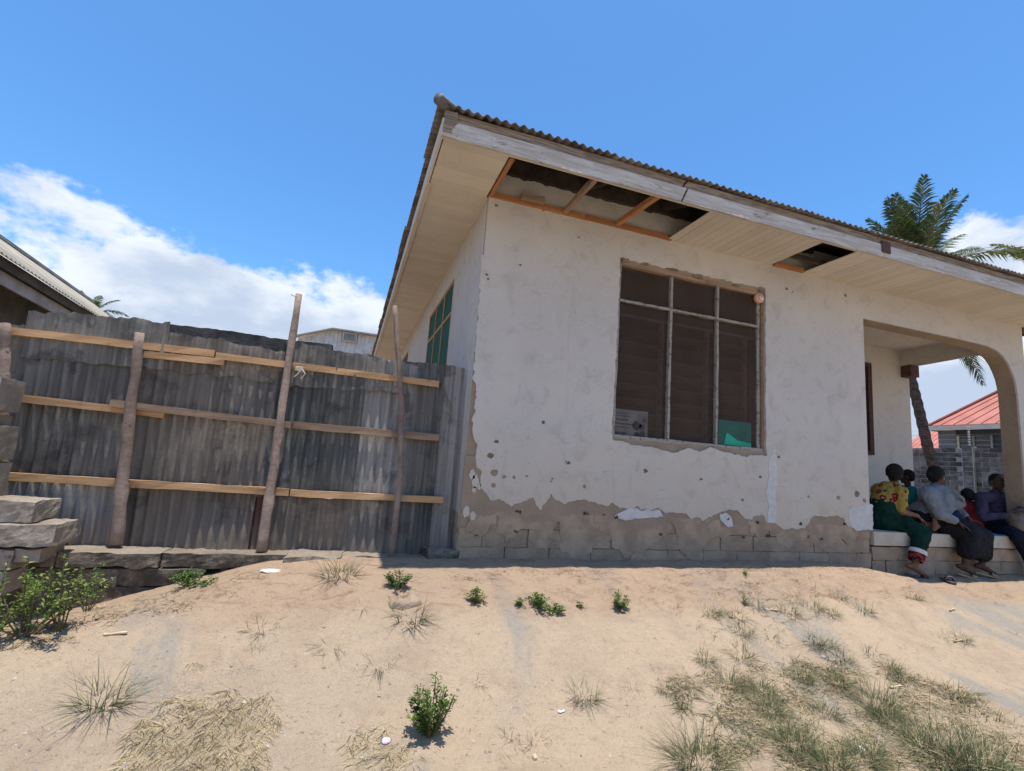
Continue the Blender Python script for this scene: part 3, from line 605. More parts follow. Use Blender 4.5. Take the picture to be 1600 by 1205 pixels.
# ---- hipped roof of corrugated sheets
RX0, RX1, RY0, RY1 = EX0 - .055, EX1 + .055, EY0 - .06, EY1 + .06
ZE, TP = 3.500, math.tan(R(17)); PIT = .0765; AMP = .0125
half = min(RX1 - RX0, RY1 - RY0) / 2
def roof_side(o, ud, vd, length, fine, nmax=True):
    o = Vector(o); ud = Vector(ud); vd = Vector(vd); nsh = int(round(length / (PIT * 10))); w = length / nsh
    for s in range(nsh):
        q = MB(); n = (10 * 8) if fine else 10 * 4; rows = 5
        vs = []; 
        tl = random.uniform(-.004, .004); ov = random.uniform(-.014, .010)
        for i in range(n + 2):
            u = (s * w) + w * i / n
            if u > length: u = length
            vm = min(u, length - u, half)
            for r in range(rows + 1):
                v = vm * r / rows + (ov if r == 0 else 0); z = AMP * math.cos(2 * math.pi * u / PIT) + .007 * noise.noise(Vector((u * 5, v * 2, s))) + .005 * noise.noise(Vector((u * 14, v * 2, s))) + .004 * (s % 2) + tl
                p = o + ud * u + vd * v; vs.append((p.x, p.y, ZE + v * TP + z))
        nb = len(vs); vs += [(a, b, c - .0035) for a, b, c in vs]; k = rows + 1; fs = []
        for i in range(n + 1):
            for r in range(rows):
                a = i * k + r; fs += [(a, a + k, a + k + 1, a + 1), (nb + a, nb + a + 1, nb + a + k + 1, nb + a + k)]
            a = i * k; fs.append((a, nb + a, nb + a + k, a + k))
        q.add(vs, fs); o_ = q.build('roof_sheet', M['roof_sheet'], house, True)
roof_side((RX0, RY0, 0), (1, 0, 0), (0, 1, 0), RX1 - RX0, True)
roof_side((RX0, RY1, 0), (0, -1, 0), (1, 0, 0), RY1 - RY0, True)
roof_side((RX1, RY0, 0), (0, 1, 0), (-1, 0, 0), RY1 - RY0, False)
roof_side((RX1, RY1, 0), (-1, 0, 0), (0, -1, 0), RX1 - RX0, False)
def cap(p, r):
    q = MB(); p = Vector(p); r = Vector(r); q.tube([p, p.lerp(r, .33), p.lerp(r, .66), r], .045, 12); return q.build('ridge_cap', M['ridge_cap'], house, True)
hz = ZE + half * TP; m1 = (RX0 + half, RY0 + half); m2 = (RX0 + half, RY1 - half)
for a, b in (((RX0 - .01, RY0 - .01, ZE + .02), (*m1, hz)), ((RX0, RY1, ZE), (*m2, hz)), ((RX1, RY0, ZE), (*m1, hz)), ((RX1, RY1, ZE), (*m2, hz)), ((*m1, hz), (*m2, hz))): cap(a, b)
# ---------------------------------------------------------------- corrugated iron fence
FA = R(-3.2)
fd = Vector((math.cos(FA), math.sin(FA), 0)); fn = Vector((math.sin(FA), -math.cos(FA), 0))    # along, towards the yard
FO = Vector((0, .14, 0))
def lean_(u): return -.045 + .075 * smooth(-2.45, -1.75, u) - .05 * smooth(-1.45, -1.2, u) + .05 * smooth(-1.0, -.85, u)
def fp(u, z, off=0): p = FO + fd * u + fn * (off - lean_(u) * (z - .8)); return (p.x, p.y, z)
def fat(px, py, off=0):                                  # photo point on the fence plane
    d = ray(px, py); o = FO + fn * off; t = (o - CP).dot(fn) / d.dot(fn); p = CP + d * t; return (p - o).dot(fd), p.z
fence = empty('iron_fence', (-2, .2, 0), 'patched fence of rusty grey corrugated iron sheets on rough poles', 'fence')
def isheet(u0, u1, top, bot, off, mt, tear=.012, seed=0, amp=.0135, zdent=.011):
    q = MB(); PI_ = .0762; n = max(4, int((u1 - u0) / PI_ * 8)); rows = 22; vs = []
    for i in range(n + 1):
        u = u0 + (u1 - u0) * i / n; e = noise.fractal(Vector((u * 7, seed, 0)), .9, 2, 3)
        zt = (top(u) if callable(top) else top) + tear * e; zb = (bot(u) if callable(bot) else bot) + tear * noise.fractal(Vector((u * 6, seed, 4)), .9, 2, 3)
        for r in range(rows + 1):
            z = zb + (zt - zb) * r / rows
            o = amp * math.cos(2 * math.pi * u / PI_) + off + zdent * noise.fractal(Vector((u * 1.9, z * 2.6, seed * 1.7)), .9, 2, 3)
            if r > rows - 2 and tear > .015: o += (r - rows + 2) * .01 * noise.noise(Vector((u * 9, 1, seed)))
            vs.append(fp(u, z, o))
    k = rows + 1; fs = [(i * k + r, (i + 1) * k + r, (i + 1) * k + r + 1, i * k + r + 1) for i in range(n) for r in range(rows)]
    q.add(vs, fs); return q.build('iron_sheet', M[mt], fence, True)
def line(pts):
    P2 = sorted(fat(*p) for p in pts)
    def f(u):
        if u <= P2[0][0]: return P2[0][1]
        for (a, b), (c, d) in zip(P2, P2[1:]):
            if u <= c: return b + (d - b) * (u - a) / (c - a)
        return P2[-1][1]
    return f
U = lambda px, py: fat(px, py)[0]
bot = line(((0, 860), (120, 858), (300, 860), (430, 862), (560, 868), (640, 872), (716, 872)))
isheet(-3.9, U(45, 560), line(((0, 508), (45, 510))), -.05, -.012, 'iron_a', seed=1)
isheet(U(45, 560), U(222, 560), 1.50, line(((0, 758), (170, 762))), -.006, 'iron_a', seed=2)
isheet(-3.9, U(185, 800), line(((0, 752), (200, 757))), -.06, .004, 'iron_c', seed=3)
isheet(U(214, 600), U(432, 600), line(((200, 556), (440, 575))), line(((200, 765), (440, 772))), .0, 'iron_d', seed=4)
isheet(U(186, 800), U(396, 800), line(((180, 760), (400, 768))), bot, -.005, 'iron_d', seed=5)
isheet(U(430, 600), U(572, 600), line(((430, 580), (580, 588))), line(((400, 773), (560, 778))), .005, 'iron_b', .02, seed=6)
isheet(U(372, 800), U(432, 800), line(((380, 778), (432, 775))), bot, -.030, 'iron_r', seed=7)
isheet(U(425, 800), U(560, 800), line(((420, 775), (560, 780))), bot, -.004, 'iron_d', seed=8)
isheet(U(552, 700), U(640, 700), line(((560, 560), (640, 570))), line(((540, 774), (640, 780))), -.003, 'iron_c', seed=9)
isheet(U(618, 700), U(690, 700), line(((620, 562), (690, 568))), line(((620, 778), (700, 782))), -.010, 'iron_a', seed=10)
isheet(U(546, 800), U(650, 800), line(((540, 779), (650, 783))), bot, -.008, 'iron_a', seed=11)
isheet(U(638, 800), U(706, 800), line(((600, 780), (700, 785))), bot, -.014, 'iron_b', seed=12)
isheet(U(684, 700), -.035, line(((684, 566), (705, 570), (724, 574))), bot, .002, 'iron_c', seed=13)
# patched strip along the top
isheet(U(45, 520), U(268, 520), line(((45, 488), (110, 492), (180, 497), (268, 506))), line(((45, 560), (268, 580))), .010, 'iron_a', .022, seed=14)
isheet(U(256, 530), U(446, 540), line(((256, 519), (350, 533), (446, 550))), line(((256, 578), (446, 600))), .004, 'iron_d', .025, seed=15)
isheet(U(457, 540), U(590, 550), line(((457, 533), (500, 541), (540, 552), (590, 556))), line(((457, 604), (590, 612))), .012, 'iron_a', .03, seed=16)
isheet(U(434, 560), U(462, 560), line(((434, 535), (462, 540))), line(((434, 604), (462, 606))), -.016, 'iron_b', .02, seed=17)
isheet(U(574, 560), U(640, 560), line(((574, 556), (640, 568))), line(((574, 610), (640, 616))), .016, 'iron_c', .02, seed=18)
def rail(a, b, off=.030, h=.055, m='timber', sd=0):
    (u0, z0), (u1, z1) = fat(*a, off), fat(*b, off); p = Vector(fp(u0, z0, off)); r = Vector(fp(u1, z1, off)); L_ = (r - p).length
    bb = MB(); bb.bar((-L_ / 2, 0, 0), (L_ / 2, 0, 0), .032, h, (0, 0, 1), max(4, int(L_ / .15)), .006, sd); me = bb.mesh('rail', M[m]); o = bpy.data.objects.new('rail', me); col.objects.link(o); o.parent = fence
    X = (r - p).normalized(); Y = Vector((0, 0, 1)).cross(X).normalized(); Z = X.cross(Y); mt = Matrix((X, Y, Z)).transposed().to_4x4(); mt.translation = (p + r) / 2 - fence.location; o.matrix_local = mt; return o
rail((-40, 512), (336, 553), m='timber', sd=1); rail((228, 555), (350, 566), .033, .05, 'timber', sd=2); rail((338, 556), (686, 600), sd=3)
rail((28, 622), (258, 648), .032, m='timber', sd=4); rail((174, 630), (455, 664), .062, .05, 'timber_old', sd=5); rail((457, 664), (686, 684), .034, .06, 'timber_old', sd=6)
rail((0, 744), (452, 769), .034, .056, sd=7); rail((454, 770), (692, 781), .034, .052, sd=8)
def pole(pts, r0, r1, off, sd, flat=True):
    ps = []
    for i in range(len(pts)):
        u, z = fat(*pts[i], off); ps.append(Vector(fp(u, z, off)))
    out = []
    n = 16
    for i in range(n + 1):
        t = i / n * (len(ps) - 1); k = min(int(t), len(ps) - 2); p = ps[k].lerp(ps[k + 1], t - k)
        p += Vector((noise.noise(Vector((i * .5, sd, 0))), noise.noise(Vector((i * .5, sd, 7))), 0)) * .012; out.append(p)
    rr = [(r0 + (r1 - r0) * i / n) * (1 + .10 * noise.noise(Vector((i * 1.1, sd, 3)))) * (1.12 if i % 5 == 2 else 1) for i in range(n + 1)]
    q = MB(); q.tube(out, rr, 12, True, .10, sd); return q.build('post', M['bark'], fence, True)
pole(((13, 508), (8, 600), (-8, 850)), .030, .036, .085, 1)
pole(((222, 522), (205, 640), (192, 740), (177, 852)), .030, .044, .10, 2)
pole(((466, 458), (440, 640), (424, 760), (409, 860)), .026, .040, .09, 3)
pole(((617, 476), (623, 560), (628, 640), (624, 760), (610, 880)), .020, .027, .10, 4)
q = MB(); u, z = fat(466, 576, .1); 
for k in range(3): q.tube([Vector(fp(u + .033 * math.cos(a) , z + .012 * k - .01, .09 + .036 * math.sin(a))) for a in [i * .6 for i in range(11)]], .0035, 5)
q.tube([Vector(fp(u + .03, z, .13)), Vector(fp(u + .06, z - .04, .125)), Vector(fp(u + .03, z - .08, .12))], .006, 5); q.tube([Vector(fp(u + .03, z, .13)), Vector(fp(u + .0, z - .05, .125)), Vector(fp(u - .02, z - .07, .12))], .006, 5)
q.build('lashing', M['lashing'], fence)
u, z = fat(463, 463, .09); q = MB(); q.tube([Vector(fp(u, z, .11)), Vector(fp(u - .03, z + .005, .12)), Vector(fp(u - .045, z + .012, .12))], .004, 5); q.build('wire_stub', M['lashing'], fence)
# low footing under the fence
foot = empty('stone_footing', (-2, .1, -.1), 'low dark-sided block footing along the foot of the iron fence', 'footing')
q = MB()
x = -3.6; k = 0
tops = [(-3.6, .0), (-2.6, .0), (-1.4, .01), (-.9, -.01)]
while x < -1.0:
    w = random.uniform(.55, .85); yf = .27
    for j, (zc, h, dd) in enumerate(((-.045, .10, .28), (-.165, .12, .25), (-.295, .13, .25), (-.43, .13, .25))):
        if zc < -.22 and x > -1.9: continue
        xo = x + (w * .45 if j % 2 else 0)
        q = MB(); lumpy(q, (xo + w / 2, .17 + .004 * j + random.uniform(-.012, .012) - (xo + w / 2) * .02, zc), (w - .004, dd + .08, h - .002), FA * .8, .013, k * 5 + j, (14, 2, 4), .01)
        q.build('block', M['grey_concrete'], foot)
    x += w; k += 1
for (cx, cy, cz, d, rz, sd, nm) in ((-1.12, .12, -.05, (.42, .42, .13), -.04, 31, 'slab'), (-.88, .06, -.12, (.20, .32, .20), .5, 32, 'broken_edge'), (-.60, .06, -.135, (.46, .34, .11), .02, 33, 'slab'), (-.22, .17, -.13, (.42, .40, .12), .0, 34, 'slab')):
    q = MB(); lumpy(q, (cx, cy, cz), d, rz, .018, sd, (8, 5, 3), .05); q.build(nm, M['grey_concrete'], foot)
q = MB(); lumpy(q, (-.13, .10, .01), (.27, .26, .11), .1, .02, 44, (6, 5, 4), .06)
o = q.build('concrete_lump', M['grey_concrete'], None); tag(o, 'broken lump of grey concrete at the house corner by the fence end', 'rubble')
# block stub and steps at the left
stub = empty('block_pier', (-3.2, 0, -.4), 'ruined pier of rough grey blocks at the left edge of the photo', 'pier')
for k, (a, b, c, d) in enumerate(((-70, 32, 592, 645), (-60, 14, 649, 667), (-60, 22, 667, 722), (-60, 8, 726, 782))):
    p = at(a, c, 1, -.12); r = at(b, d, 1, -.12); s_ = at(b, c, 1, -.12); bx = (at(b, c, 1, .12).x + at(b, d, 1, .12).x) / 2
    z1 = s_.z; z0 = r.z; x0 = p.x; x1 = bx; q = MB(); lumpy(q, ((x0 + x1) / 2, .02, (z0 + z1) / 2), (x1 - x0, .26, z1 - z0), 0, .005, 50 + k, (9, 5, 6), .006); q.build('block', M['grey_block'], stub)
steps = empty('block_steps', (-3, -.2, -.4), 'two broken courses of rough blocks stepping down beside the fence foot', 'steps')
for k, (a, b, c, d, y) in enumerate(((-200, -20, 786, 815, -.14), (-20, 92, 786, 818, -.14), (-200, 28, 822, 858, -.16), (28, 122, 822, 856, -.18), (-200, 60, 860, 892, -.16), (60, 100, 858, 880, -.15), (-200, 50, 895, 930, -.15))):
    p = at(a, c, 1, y); r = at(b, d, 1, y); s_ = at(b, c, 1, y); z1 = s_.z; z0 = r.z; x0 = p.x if a < -100 else at(a, c, 1, y + .28).x; x1 = at(b, c, 1, y + .28).x
    q = MB(); lumpy(q, ((x0 + x1) / 2, y + .15, (z0 + z1) / 2), (x1 - x0 - .006, .30, z1 - z0), 0, .011, 80 + k, (14, 6, 6), .006); q.build('block', M['grey_block'], steps)
# ---------------------------------------------------------------- things behind
bw = empty('dark_wall', (-1.8, 1.1, 0), 'black-stained masonry wall showing above the back of the iron fence', 'wall')
pts = [at(200, 500, 1, 1.0), at(265, 507, 1, 1.0), at(350, 516, 1, 1.0), at(440, 530, 1, 1.0), at(520, 539, 1, 1.0)]
up_ = rough_line([(p.x, p.z) for p in pts], .03, .012, 31, 9)
q = MB(); plate(q, up_[::-1] + [(up_[0][0], -.3), (up_[-1][0], -.3)], [], 1.0, 1.15); plate(q, up_[::-1] + [(up_[0][0], -.3), (up_[-1][0], -.3)], [], 1.15, 1.0); q.build('wall', M['stained_wall'], bw)
# neighbour's house on the left
nb = empty('neighbour_house', (-7, 6, 0), 'grey neighbouring house with cream corrugated roof edge behind the left end of the iron fence', 'house')
n0 = at(0, 395, 2, 3.2); n1 = at(150, 492, 2, 3.2); nd_ = (n1 - n0).normalized(); ni = Vector((-nd_.y, nd_.x, 0))
def npt(s_, v, z): p = n0 + nd_ * s_ + ni * v; return (p.x, p.y, z)
for sh in range(16):
    q = MB(); vs = []; n = 48; s0 = -3 + sh * .75
    for i in range(n + 2):
        s_ = s0 + .75 * i / n
        for v in (0, .95, 1.9): vs.append(npt(s_, v - (.0 if v else .02), 3.2 + v * .70 + .016 * math.cos(2 * math.pi * s_ / .125) + .003 * (sh % 2)))
    nbv = len(vs); vs += [(a, b, c - .012) for a, b, c in vs]
    fs = []
    for i in range(n + 1):
        for r in range(2): a = i * 3 + r; fs += [(a, a + 3, a + 4, a + 1), (nbv + a, nbv + a + 1, nbv + a + 4, nbv + a + 3)]
        fs.append((i * 3, nbv + i * 3, nbv + i * 3 + 3, i * 3 + 3))
    q.add(vs, fs); q.build('roof_sheet', M['nb_roof'], nb, True)
q = MB(); q.bar(npt(-3, 1.93, 4.56), npt(9, 1.93, 4.56), .20, .06); q.build('ridge_cap', M['nb_fascia'], nb)
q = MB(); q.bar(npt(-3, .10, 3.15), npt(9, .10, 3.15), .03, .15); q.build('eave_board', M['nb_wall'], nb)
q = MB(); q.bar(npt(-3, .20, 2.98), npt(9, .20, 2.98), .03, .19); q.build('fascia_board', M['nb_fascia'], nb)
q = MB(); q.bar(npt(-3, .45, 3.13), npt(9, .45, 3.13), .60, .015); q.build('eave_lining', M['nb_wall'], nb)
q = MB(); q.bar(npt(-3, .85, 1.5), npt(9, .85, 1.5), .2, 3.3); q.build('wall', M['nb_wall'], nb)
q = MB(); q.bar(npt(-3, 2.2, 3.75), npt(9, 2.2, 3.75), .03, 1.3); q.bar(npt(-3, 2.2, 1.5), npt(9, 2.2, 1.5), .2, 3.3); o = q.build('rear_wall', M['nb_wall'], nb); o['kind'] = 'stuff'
# white gabled shed far behind
YG = 15.0
sh = empty('white_shed', at(535, 545, 1, YG), 'white corrugated gable end with a small window vent showing between fence and house eave', 'shed'); sh.location.z = 0
ap = at(520, 515, 1, YG); le = at(465, 529, 1, YG); re = at(640, 533, 1, YG)
def gabz(x): return le.z + (ap.z - le.z) * (x - le.x) / (ap.x - le.x) if x < ap.x else ap.z + (re.z - ap.z) * (x - ap.x) / (re.x - ap.x)
q = MB(); n = 240; vs = []; 
for i in range(n + 1):
    x = le.x + (re.x - le.x) * i / n; y = YG + .03 * math.cos(x * 2 * math.pi / .16); vs += [(x, y, -.2), (x, y, gabz(x) - .03)]
q.add(vs, [(2 * i, 2 * i + 2, 2 * i + 3, 2 * i + 1) for i in range(n)]); q.build('cladding', M['white_clad'], sh)
q = MB(); q.bar((le.x - .2, YG - .1, gabz(le.x)), (ap.x, YG - .1, ap.z), .25, .05); q.bar((ap.x, YG - .1, ap.z), (re.x, YG - .1, re.z), .25, .05); q.build('verge', M['nb_fascia'], sh)
q = MB(); 
for a, b in ((le, ap), (ap, re)): q.add([(a.x, YG - .15, a.z + .03), (b.x, YG - .15, b.z + .03), (b.x, YG + 6, b.z + .03), (a.x, YG + 6, a.z + .03)], [(0, 1, 2, 3)])
o = q.build('roof', M['white_clad'], sh); o['kind'] = 'stuff'
a = at(538, 521, 1, YG - .05); b = at(555, 534, 1, YG - .05)
boxo('vent_frame', M['cream'], sh, a.x - .05, b.x + .05, YG - .12, YG - .04, b.z - .05, a.z + .05)
fr_ = MB()
for i in range(7):
    z = b.z + (a.z - b.z) * (i + .5) / 7; fr_.box(a.x, b.x, YG - .135, YG - .121, z - .015, z + .015)
o = fr_.build('vent_slat', M['nb_fascia'], sh); o['kind'] = 'stuff'
# boundary wall on the right with blocks
XW = 18.0
wl = empty('boundary_wall', (XW, 6, 0), 'long grey concrete block boundary wall seen through the porch arch', 'wall')
q = MB(); q.box(XW + .01, XW + .2, -1, 14, -.3, 2.29); q.build('mortar_bed', M['bw_mortar'], wl)
ztop = 2.30; cnt = 0; shared = []
for k in range(6):
    q = MB(); lumpy(q, (0, 0, 0), (.2, .405, .128), 0, .006, k + 300, (1, 3, 2), .02); shared.append(q.mesh('block', M['bw_block']))
for r in range(15):
    y = 3.9 - (.22 if r % 2 else 0)
    while y < 10.5:
        if not (6.10 < y + .2 < 6.34):
            o = bpy.data.objects.new('block', random.choice(shared)); col.objects.link(o); o.parent = wl
            o.location = Vector((XW + .085, y + .215, ztop - .075 - r * .153)) - wl.location; cnt += 1
        y += .44
q = MB(); q.box(XW - .12, XW + .1, 6.02, 6.32, -.3, 2.34); q.build('pier', M['bw_block'], wl)
for r in range(13):
    boxo('pier_joint', M['bw_mortar'], wl, XW - .124, XW - .1195, 6.02, 6.32, 2.15 - r * .153, 2.165 - r * .153)
boxo('pier_joint', M['bw_mortar'], wl, XW - .124, XW - .1195, 6.01, 6.035, .3, 2.3); boxo('pier_joint', M['bw_mortar'], wl, XW - .124, XW - .1195, 6.30, 6.325, .3, 2.3)
for (yy) in (6.18, 9.0, 3.4):
    ef = empty('electric_fence_post', (XW + .05, yy, 2.32), {6.18: 'thin post with white insulators on the pier of the boundary wall', 9.0: 'thin insulator post at the left end of the boundary wall', 3.4: 'thin insulator post on the boundary wall behind the porch pillar'}[yy], 'fence post')
    q = MB(); q.tube([(XW + .05, yy, 2.28), (XW + .05, yy, 3.02)], .014, 6); q.build('rod', M['nb_fascia'], ef)
    for j in range(8):
        q = MB(); q.tube([(XW + .05, yy, 2.40 + j * .08), (XW + .05, yy, 2.43 + j * .08)], .034, 8); q.build('insulator', M['white_clad'], ef)
q = MB()
for j in range(0, 8, 2): q.tube([(XW + .02, 1, 2.415 + j * .08), (XW + .02, 12, 2.415 + j * .08)], .004, 4)
o = q.build('electric_wire', M['nb_fascia'], wl); o['kind'] = 'stuff'
# house with the red roof
XH = 24.0
rh = empty('red_roof_house', (XH, 8, 0), 'blue-grey house under a pink-red hipped sheet roof beyond the boundary wall', 'house')
e0 = at(1450, 664, 0, XH - .7); e1 = at(1700, 658, 0, XH - .7); ze = (e0.z + at(1562, 663, 0, XH - .7).z) / 2
ap = at(1600, 556, 0, XH + 3)
yl = e0.y; yr = -2.0; rise = ap.z - ze; run = 5.2
hip = Vector((XH - .7 + run, yl - run * 1.0, 0)); ph = rise / 3.7
def rz_(r): return ze + r * ph
q = MB(); nn = 90
R0 = Vector((XH - .7, yl, ze)); R1 = Vector((XH - .7, yr, ze)); A0 = Vector((XH - .7 + run, yl - run, rz_(run))); A1 = Vector((XH - .7 + run, yr + run, rz_(run)))
for i in range(48):                                      # standing seams, sheet by sheet
    pass
def slope(a, b, c, d, name, m, par, seams, sw=.03):
    for i in range(seams):
        t0, t1 = i / seams, (i + 1) / seams; q = MB(); p0, p1, p3, p2 = a.lerp(b, t0), a.lerp(b, t1), d.lerp(c, t0), d.lerp(c, t1)
        q.add([p0, p1, p2, p3], [(0, 1, 2, 3)]); s_ = MB(); s_.add(q.v, q.f); s_.bar(p0 + Vector((0, 0, .02)), p3 + Vector((0, 0, .02)), sw, .02); s_.build(name, m, par)
slope(R1, R0, A0, A1, 'roof_sheet', M['red_roof'], rh, 26)
slope(Vector((XH - .7 + 2 * run, yl, ze)), R0, A0, A0, 'roof_sheet', M['red_roof'], rh, 12)
q = MB(); q.bar(R0 + Vector((0, 0, .04)), A0 + Vector((0, 0, .04)), .2, .06); q.build('hip_cap', M['red_roof'], rh)
q = MB(); q.bar((XH - .72, yl, ze - .12), (XH - .72, yr, ze - .12), .05, .2); q.bar((XH - .7, yl, ze - .12), (XH + 9, yl, ze - .12), .05, .2); q.build('fascia', M['cream'], rh)
wy = at(1474, 690, 0, XH).y
q = MB(); q.box(XH, XH + 8, yr, wy - .0, -.3, ze - .05); q.build('wall', M['blue_wall'], rh)
q = MB(); q.box(XH - .12, XH - .002, wy - .55, wy + .12, -.3, ze - .06); o = q.build('corner_pillar', M['pale_wall'], rh)
for i in range(9): boxo('pillar_band', M['cream'], rh, XH - .13, XH - .121, wy - .52, wy + .1, 1.9 + i * .2, 1.915 + i * .2)
q = MB(); q.box(XH - .7, XH + 8, yr, yl, ze - .06, ze - .03); q.build('eave_lining', M['cream'], rh)
a = at(1496, 681, 0, XH); b = at(1552, 699, 0, XH)
wq = boxo('window', M['glass'], rh, XH - .03, XH - .01, b.y, a.y, a.z - 1.2, a.z)
for y in (a.y, b.y, (a.y + b.y) / 2): boxo('window_frame', M['cream'] if y == a.y else M['nb_fascia'], wq, XH - .09, XH - .031, y - (.09 if y == a.y else .03), y + (.09 if y == a.y else .03), a.z - 1.2, a.z)
for j in range(6): boxo('burglar_bar', M['nb_fascia'], wq, XH - .12, XH - .10, b.y, a.y, a.z - .05 - j * .2, a.z - .03 - j * .2)
# second red roof, lower and further left
r2 = empty('distant_house', (30, 14, 0), 'lower coral-red sheet roof left of the blue-grey house, behind the palm trunk', 'house')
a = at(1405, 712, 0, 29); b = at(1490, 640, 0, 33); c = at(1500, 712, 0, 29); d = at(1405, 712, 0, 29)
P0 = at(1395, 712, 0, 29); P1 = at(1520, 708, 0, 29); P2 = at(1460, 660, 0, 33)
P3 = at(1560, 655, 0, 33)
slope(P1, P0, P2, P3, 'roof_sheet', M['red_roof'], r2, 14)
q = MB(); q.add([P0, P1, P2, P3, P0 + Vector((8, 0, 0)), P1 + Vector((8, 0, 0))], [(0, 2, 4), (1, 5, 3), (2, 3, 5, 4)]); o = q.build('rear_slope', M['red_roof'], r2)
q = MB(); q.box(29.4, 36, P1.y + .3, P0.y - .3, -.3, P0.z - .02); q.build('wall', M['cream'], r2)
# ---------------------------------------------------------------- people on the edge of the porch
def capsule(q, a, b, ra, rb, n=12):
    a = Vector(a); b = Vector(b); d = b - a; L_ = d.length
    if L_ < 1e-5: q.ell(a, (ra, ra, ra)); return
    d.normalize(); pts = []; rr = []
    for k in range(4): t = math.pi / 2 * k / 4; pts.append(a - d * ra * math.cos(t)); rr.append(max(.0008, ra * math.sin(t)))
    pts += [a, b]; rr += [ra, rb]
    for k in range(1, 5): t = math.pi / 2 * k / 4; pts.append(b + d * rb * math.sin(t)); rr.append(max(.0008, rb * math.cos(t)))
    q.tube(pts, rr, n, True)
def fuse(q, name, mats, parent, vox=.008, it=4, fac=.5, fold=0):
    me = q.mesh(name, mats, Vector((0, 0, 0)), True); o = bpy.data.objects.new(name, me); col.objects.link(o)
    m = o.modifiers.new('r', 'REMESH'); m.mode = 'VOXEL'; m.voxel_size = vox; m.use_smooth_shade = True
    if it: k = o.modifiers.new('s', 'SMOOTH'); k.iterations = it; k.factor = fac
    bpy.context.view_layer.update()
    me2 = bpy.data.meshes.new_from_object(o.evaluated_get(bpy.context.evaluated_depsgraph_get())); me2.name = name
    bpy.data.objects.remove(o); org = wloc(parent); me2.transform(Matrix.Translation(-org))
    if fold:
        nn = [(v.index, v.co.copy(), v.normal.copy()) for v in me2.vertices]
        for ix, co_, no_ in nn: f_ = noise.noise(Vector((co_.x * 14, co_.y * 14, co_.z * 6)) + noise.noise_vector(co_ * 7) * 1.1); me2.vertices[ix].co = co_ + no_ * (fold * (1 - 2 * abs(f_)) - fold * .4)
    me2.materials.clear()
    for mm in (mats if isinstance(mats, (list, tuple)) else [mats]): me2.materials.append(mm)
    o = bpy.data.objects.new(name, me2); col.objects.link(o); o.parent = parent; return o
def frame3(fwd, up=(0, 0, 1)):
    f = Vector(fwd).normalized(); r = f.cross(Vector(up)).normalized(); u = r.cross(f); return r, f, u
def skin_mat(name, c1, c2): return simple(name, c1, c2, 9, .62, .0006, True, spec=.35)
M['skin_dark'] = skin_mat('skin_dark_brown', (.085, .042, .026), (.062, .030, .019)); M['skin_mid'] = skin_mat('skin_brown', (.19, .095, .055), (.145, .07, .042))
M['skin_deep'] = skin_mat('skin_deep_brown', (.055, .028, .019), (.042, .022, .015))
M['hair'] = simple('black_hair', (.006, .005, .005), (.010, .009, .008), 90, .9, .002, True)
M['eye'] = simple('eye_white', (.25, .22, .2), (.22, .2, .17), 5, .4, 0, True); M['lip'] = simple('lip', (.13, .045, .04), (.10, .035, .03), 20, .5, 0, True)
g = G('floral_yellow', .9, .2); p = g.pos(); fl = g.vor(p, 11.0, rnd=.9); pet = g.noise(p, 60, 3, .6)
c = g.mix(g.mr(g.noise(p, 20, 3), .3, .7), (.33, .225, .05), (.25, .17, .038)); f2 = g.math('ADD', fl, g.math('MULTIPLY', pet, .35))
c = g.mix(g.mr(f2, .58, .55), c, (.03, .015, .015)); c = g.mix(g.mr(f2, .42, .39), c, (.48, .03, .03)); c = g.mix(g.mr(f2, .27, .25), c, (.62, .45, .42)); g.base(c); g.bump(g.noise(p, 18, 4), .008); M['floral'] = g.m
g = G('red_black_hem', .9, .2); p = g.pos(); c = g.mix(g.mr(g.noise(p, 28, 4), .5, .56), (.02, .012, .012), (.36, .03, .025)); g.base(c); M['hem'] = g.m
def cloth(name, c1, c2, b=.01): return simple(name, c1, c2, 10, .92, b, True, spec=.15, bs=1.6)
M['green_cloth'] = cloth('dark_green_cloth', (.006, .036, .024), (.004, .020, .015)); M['green_sheen'] = cloth('green_trim', (.02, .26, .12), (.015, .16, .08))
M['teal'] = cloth('teal_cloth', (.015, .20, .19), (.012, .14, .14)); M['jacket'] = cloth('grey_jacket', (.20, .22, .235), (.16, .18, .192)); M['black_cloth'] = cloth('black_skirt', (.017, .017, .02), (.012, .012, .015))
M['navy'] = cloth('navy_top', (.02, .022, .06), (.015, .017, .045)); M['red_cloth'] = cloth('red_shirt', (.36, .035, .035), (.27, .025, .028)); M['purple'] = cloth('purple_shirt', (.062, .05, .082), (.045, .037, .062)); M['jeans'] = cloth('dark_jeans', (.012, .016, .032), (.009, .011, .022))
M['tan_cloth'] = cloth('tan_cloth', (.22, .17, .125), (.16, .12, .09)); M['sole'] = simple('grey_sandal', (.10, .09, .095), (.06, .055, .06), 20, .7, .002); M['straw_sole'] = simple('tan_sandal', (.50, .36, .19), (.36, .25, .13), 40, .8, .004); M['mat_blue'] = cloth('blue_mat', (.02, .19, .42), (.015, .13, .30))
M['white_bit'] = simple('white_trim', (.65, .64, .6), (.5, .48, .45), 20, .7, 0, True)
def A_(px, py, y): return at(px, py, 1, y)
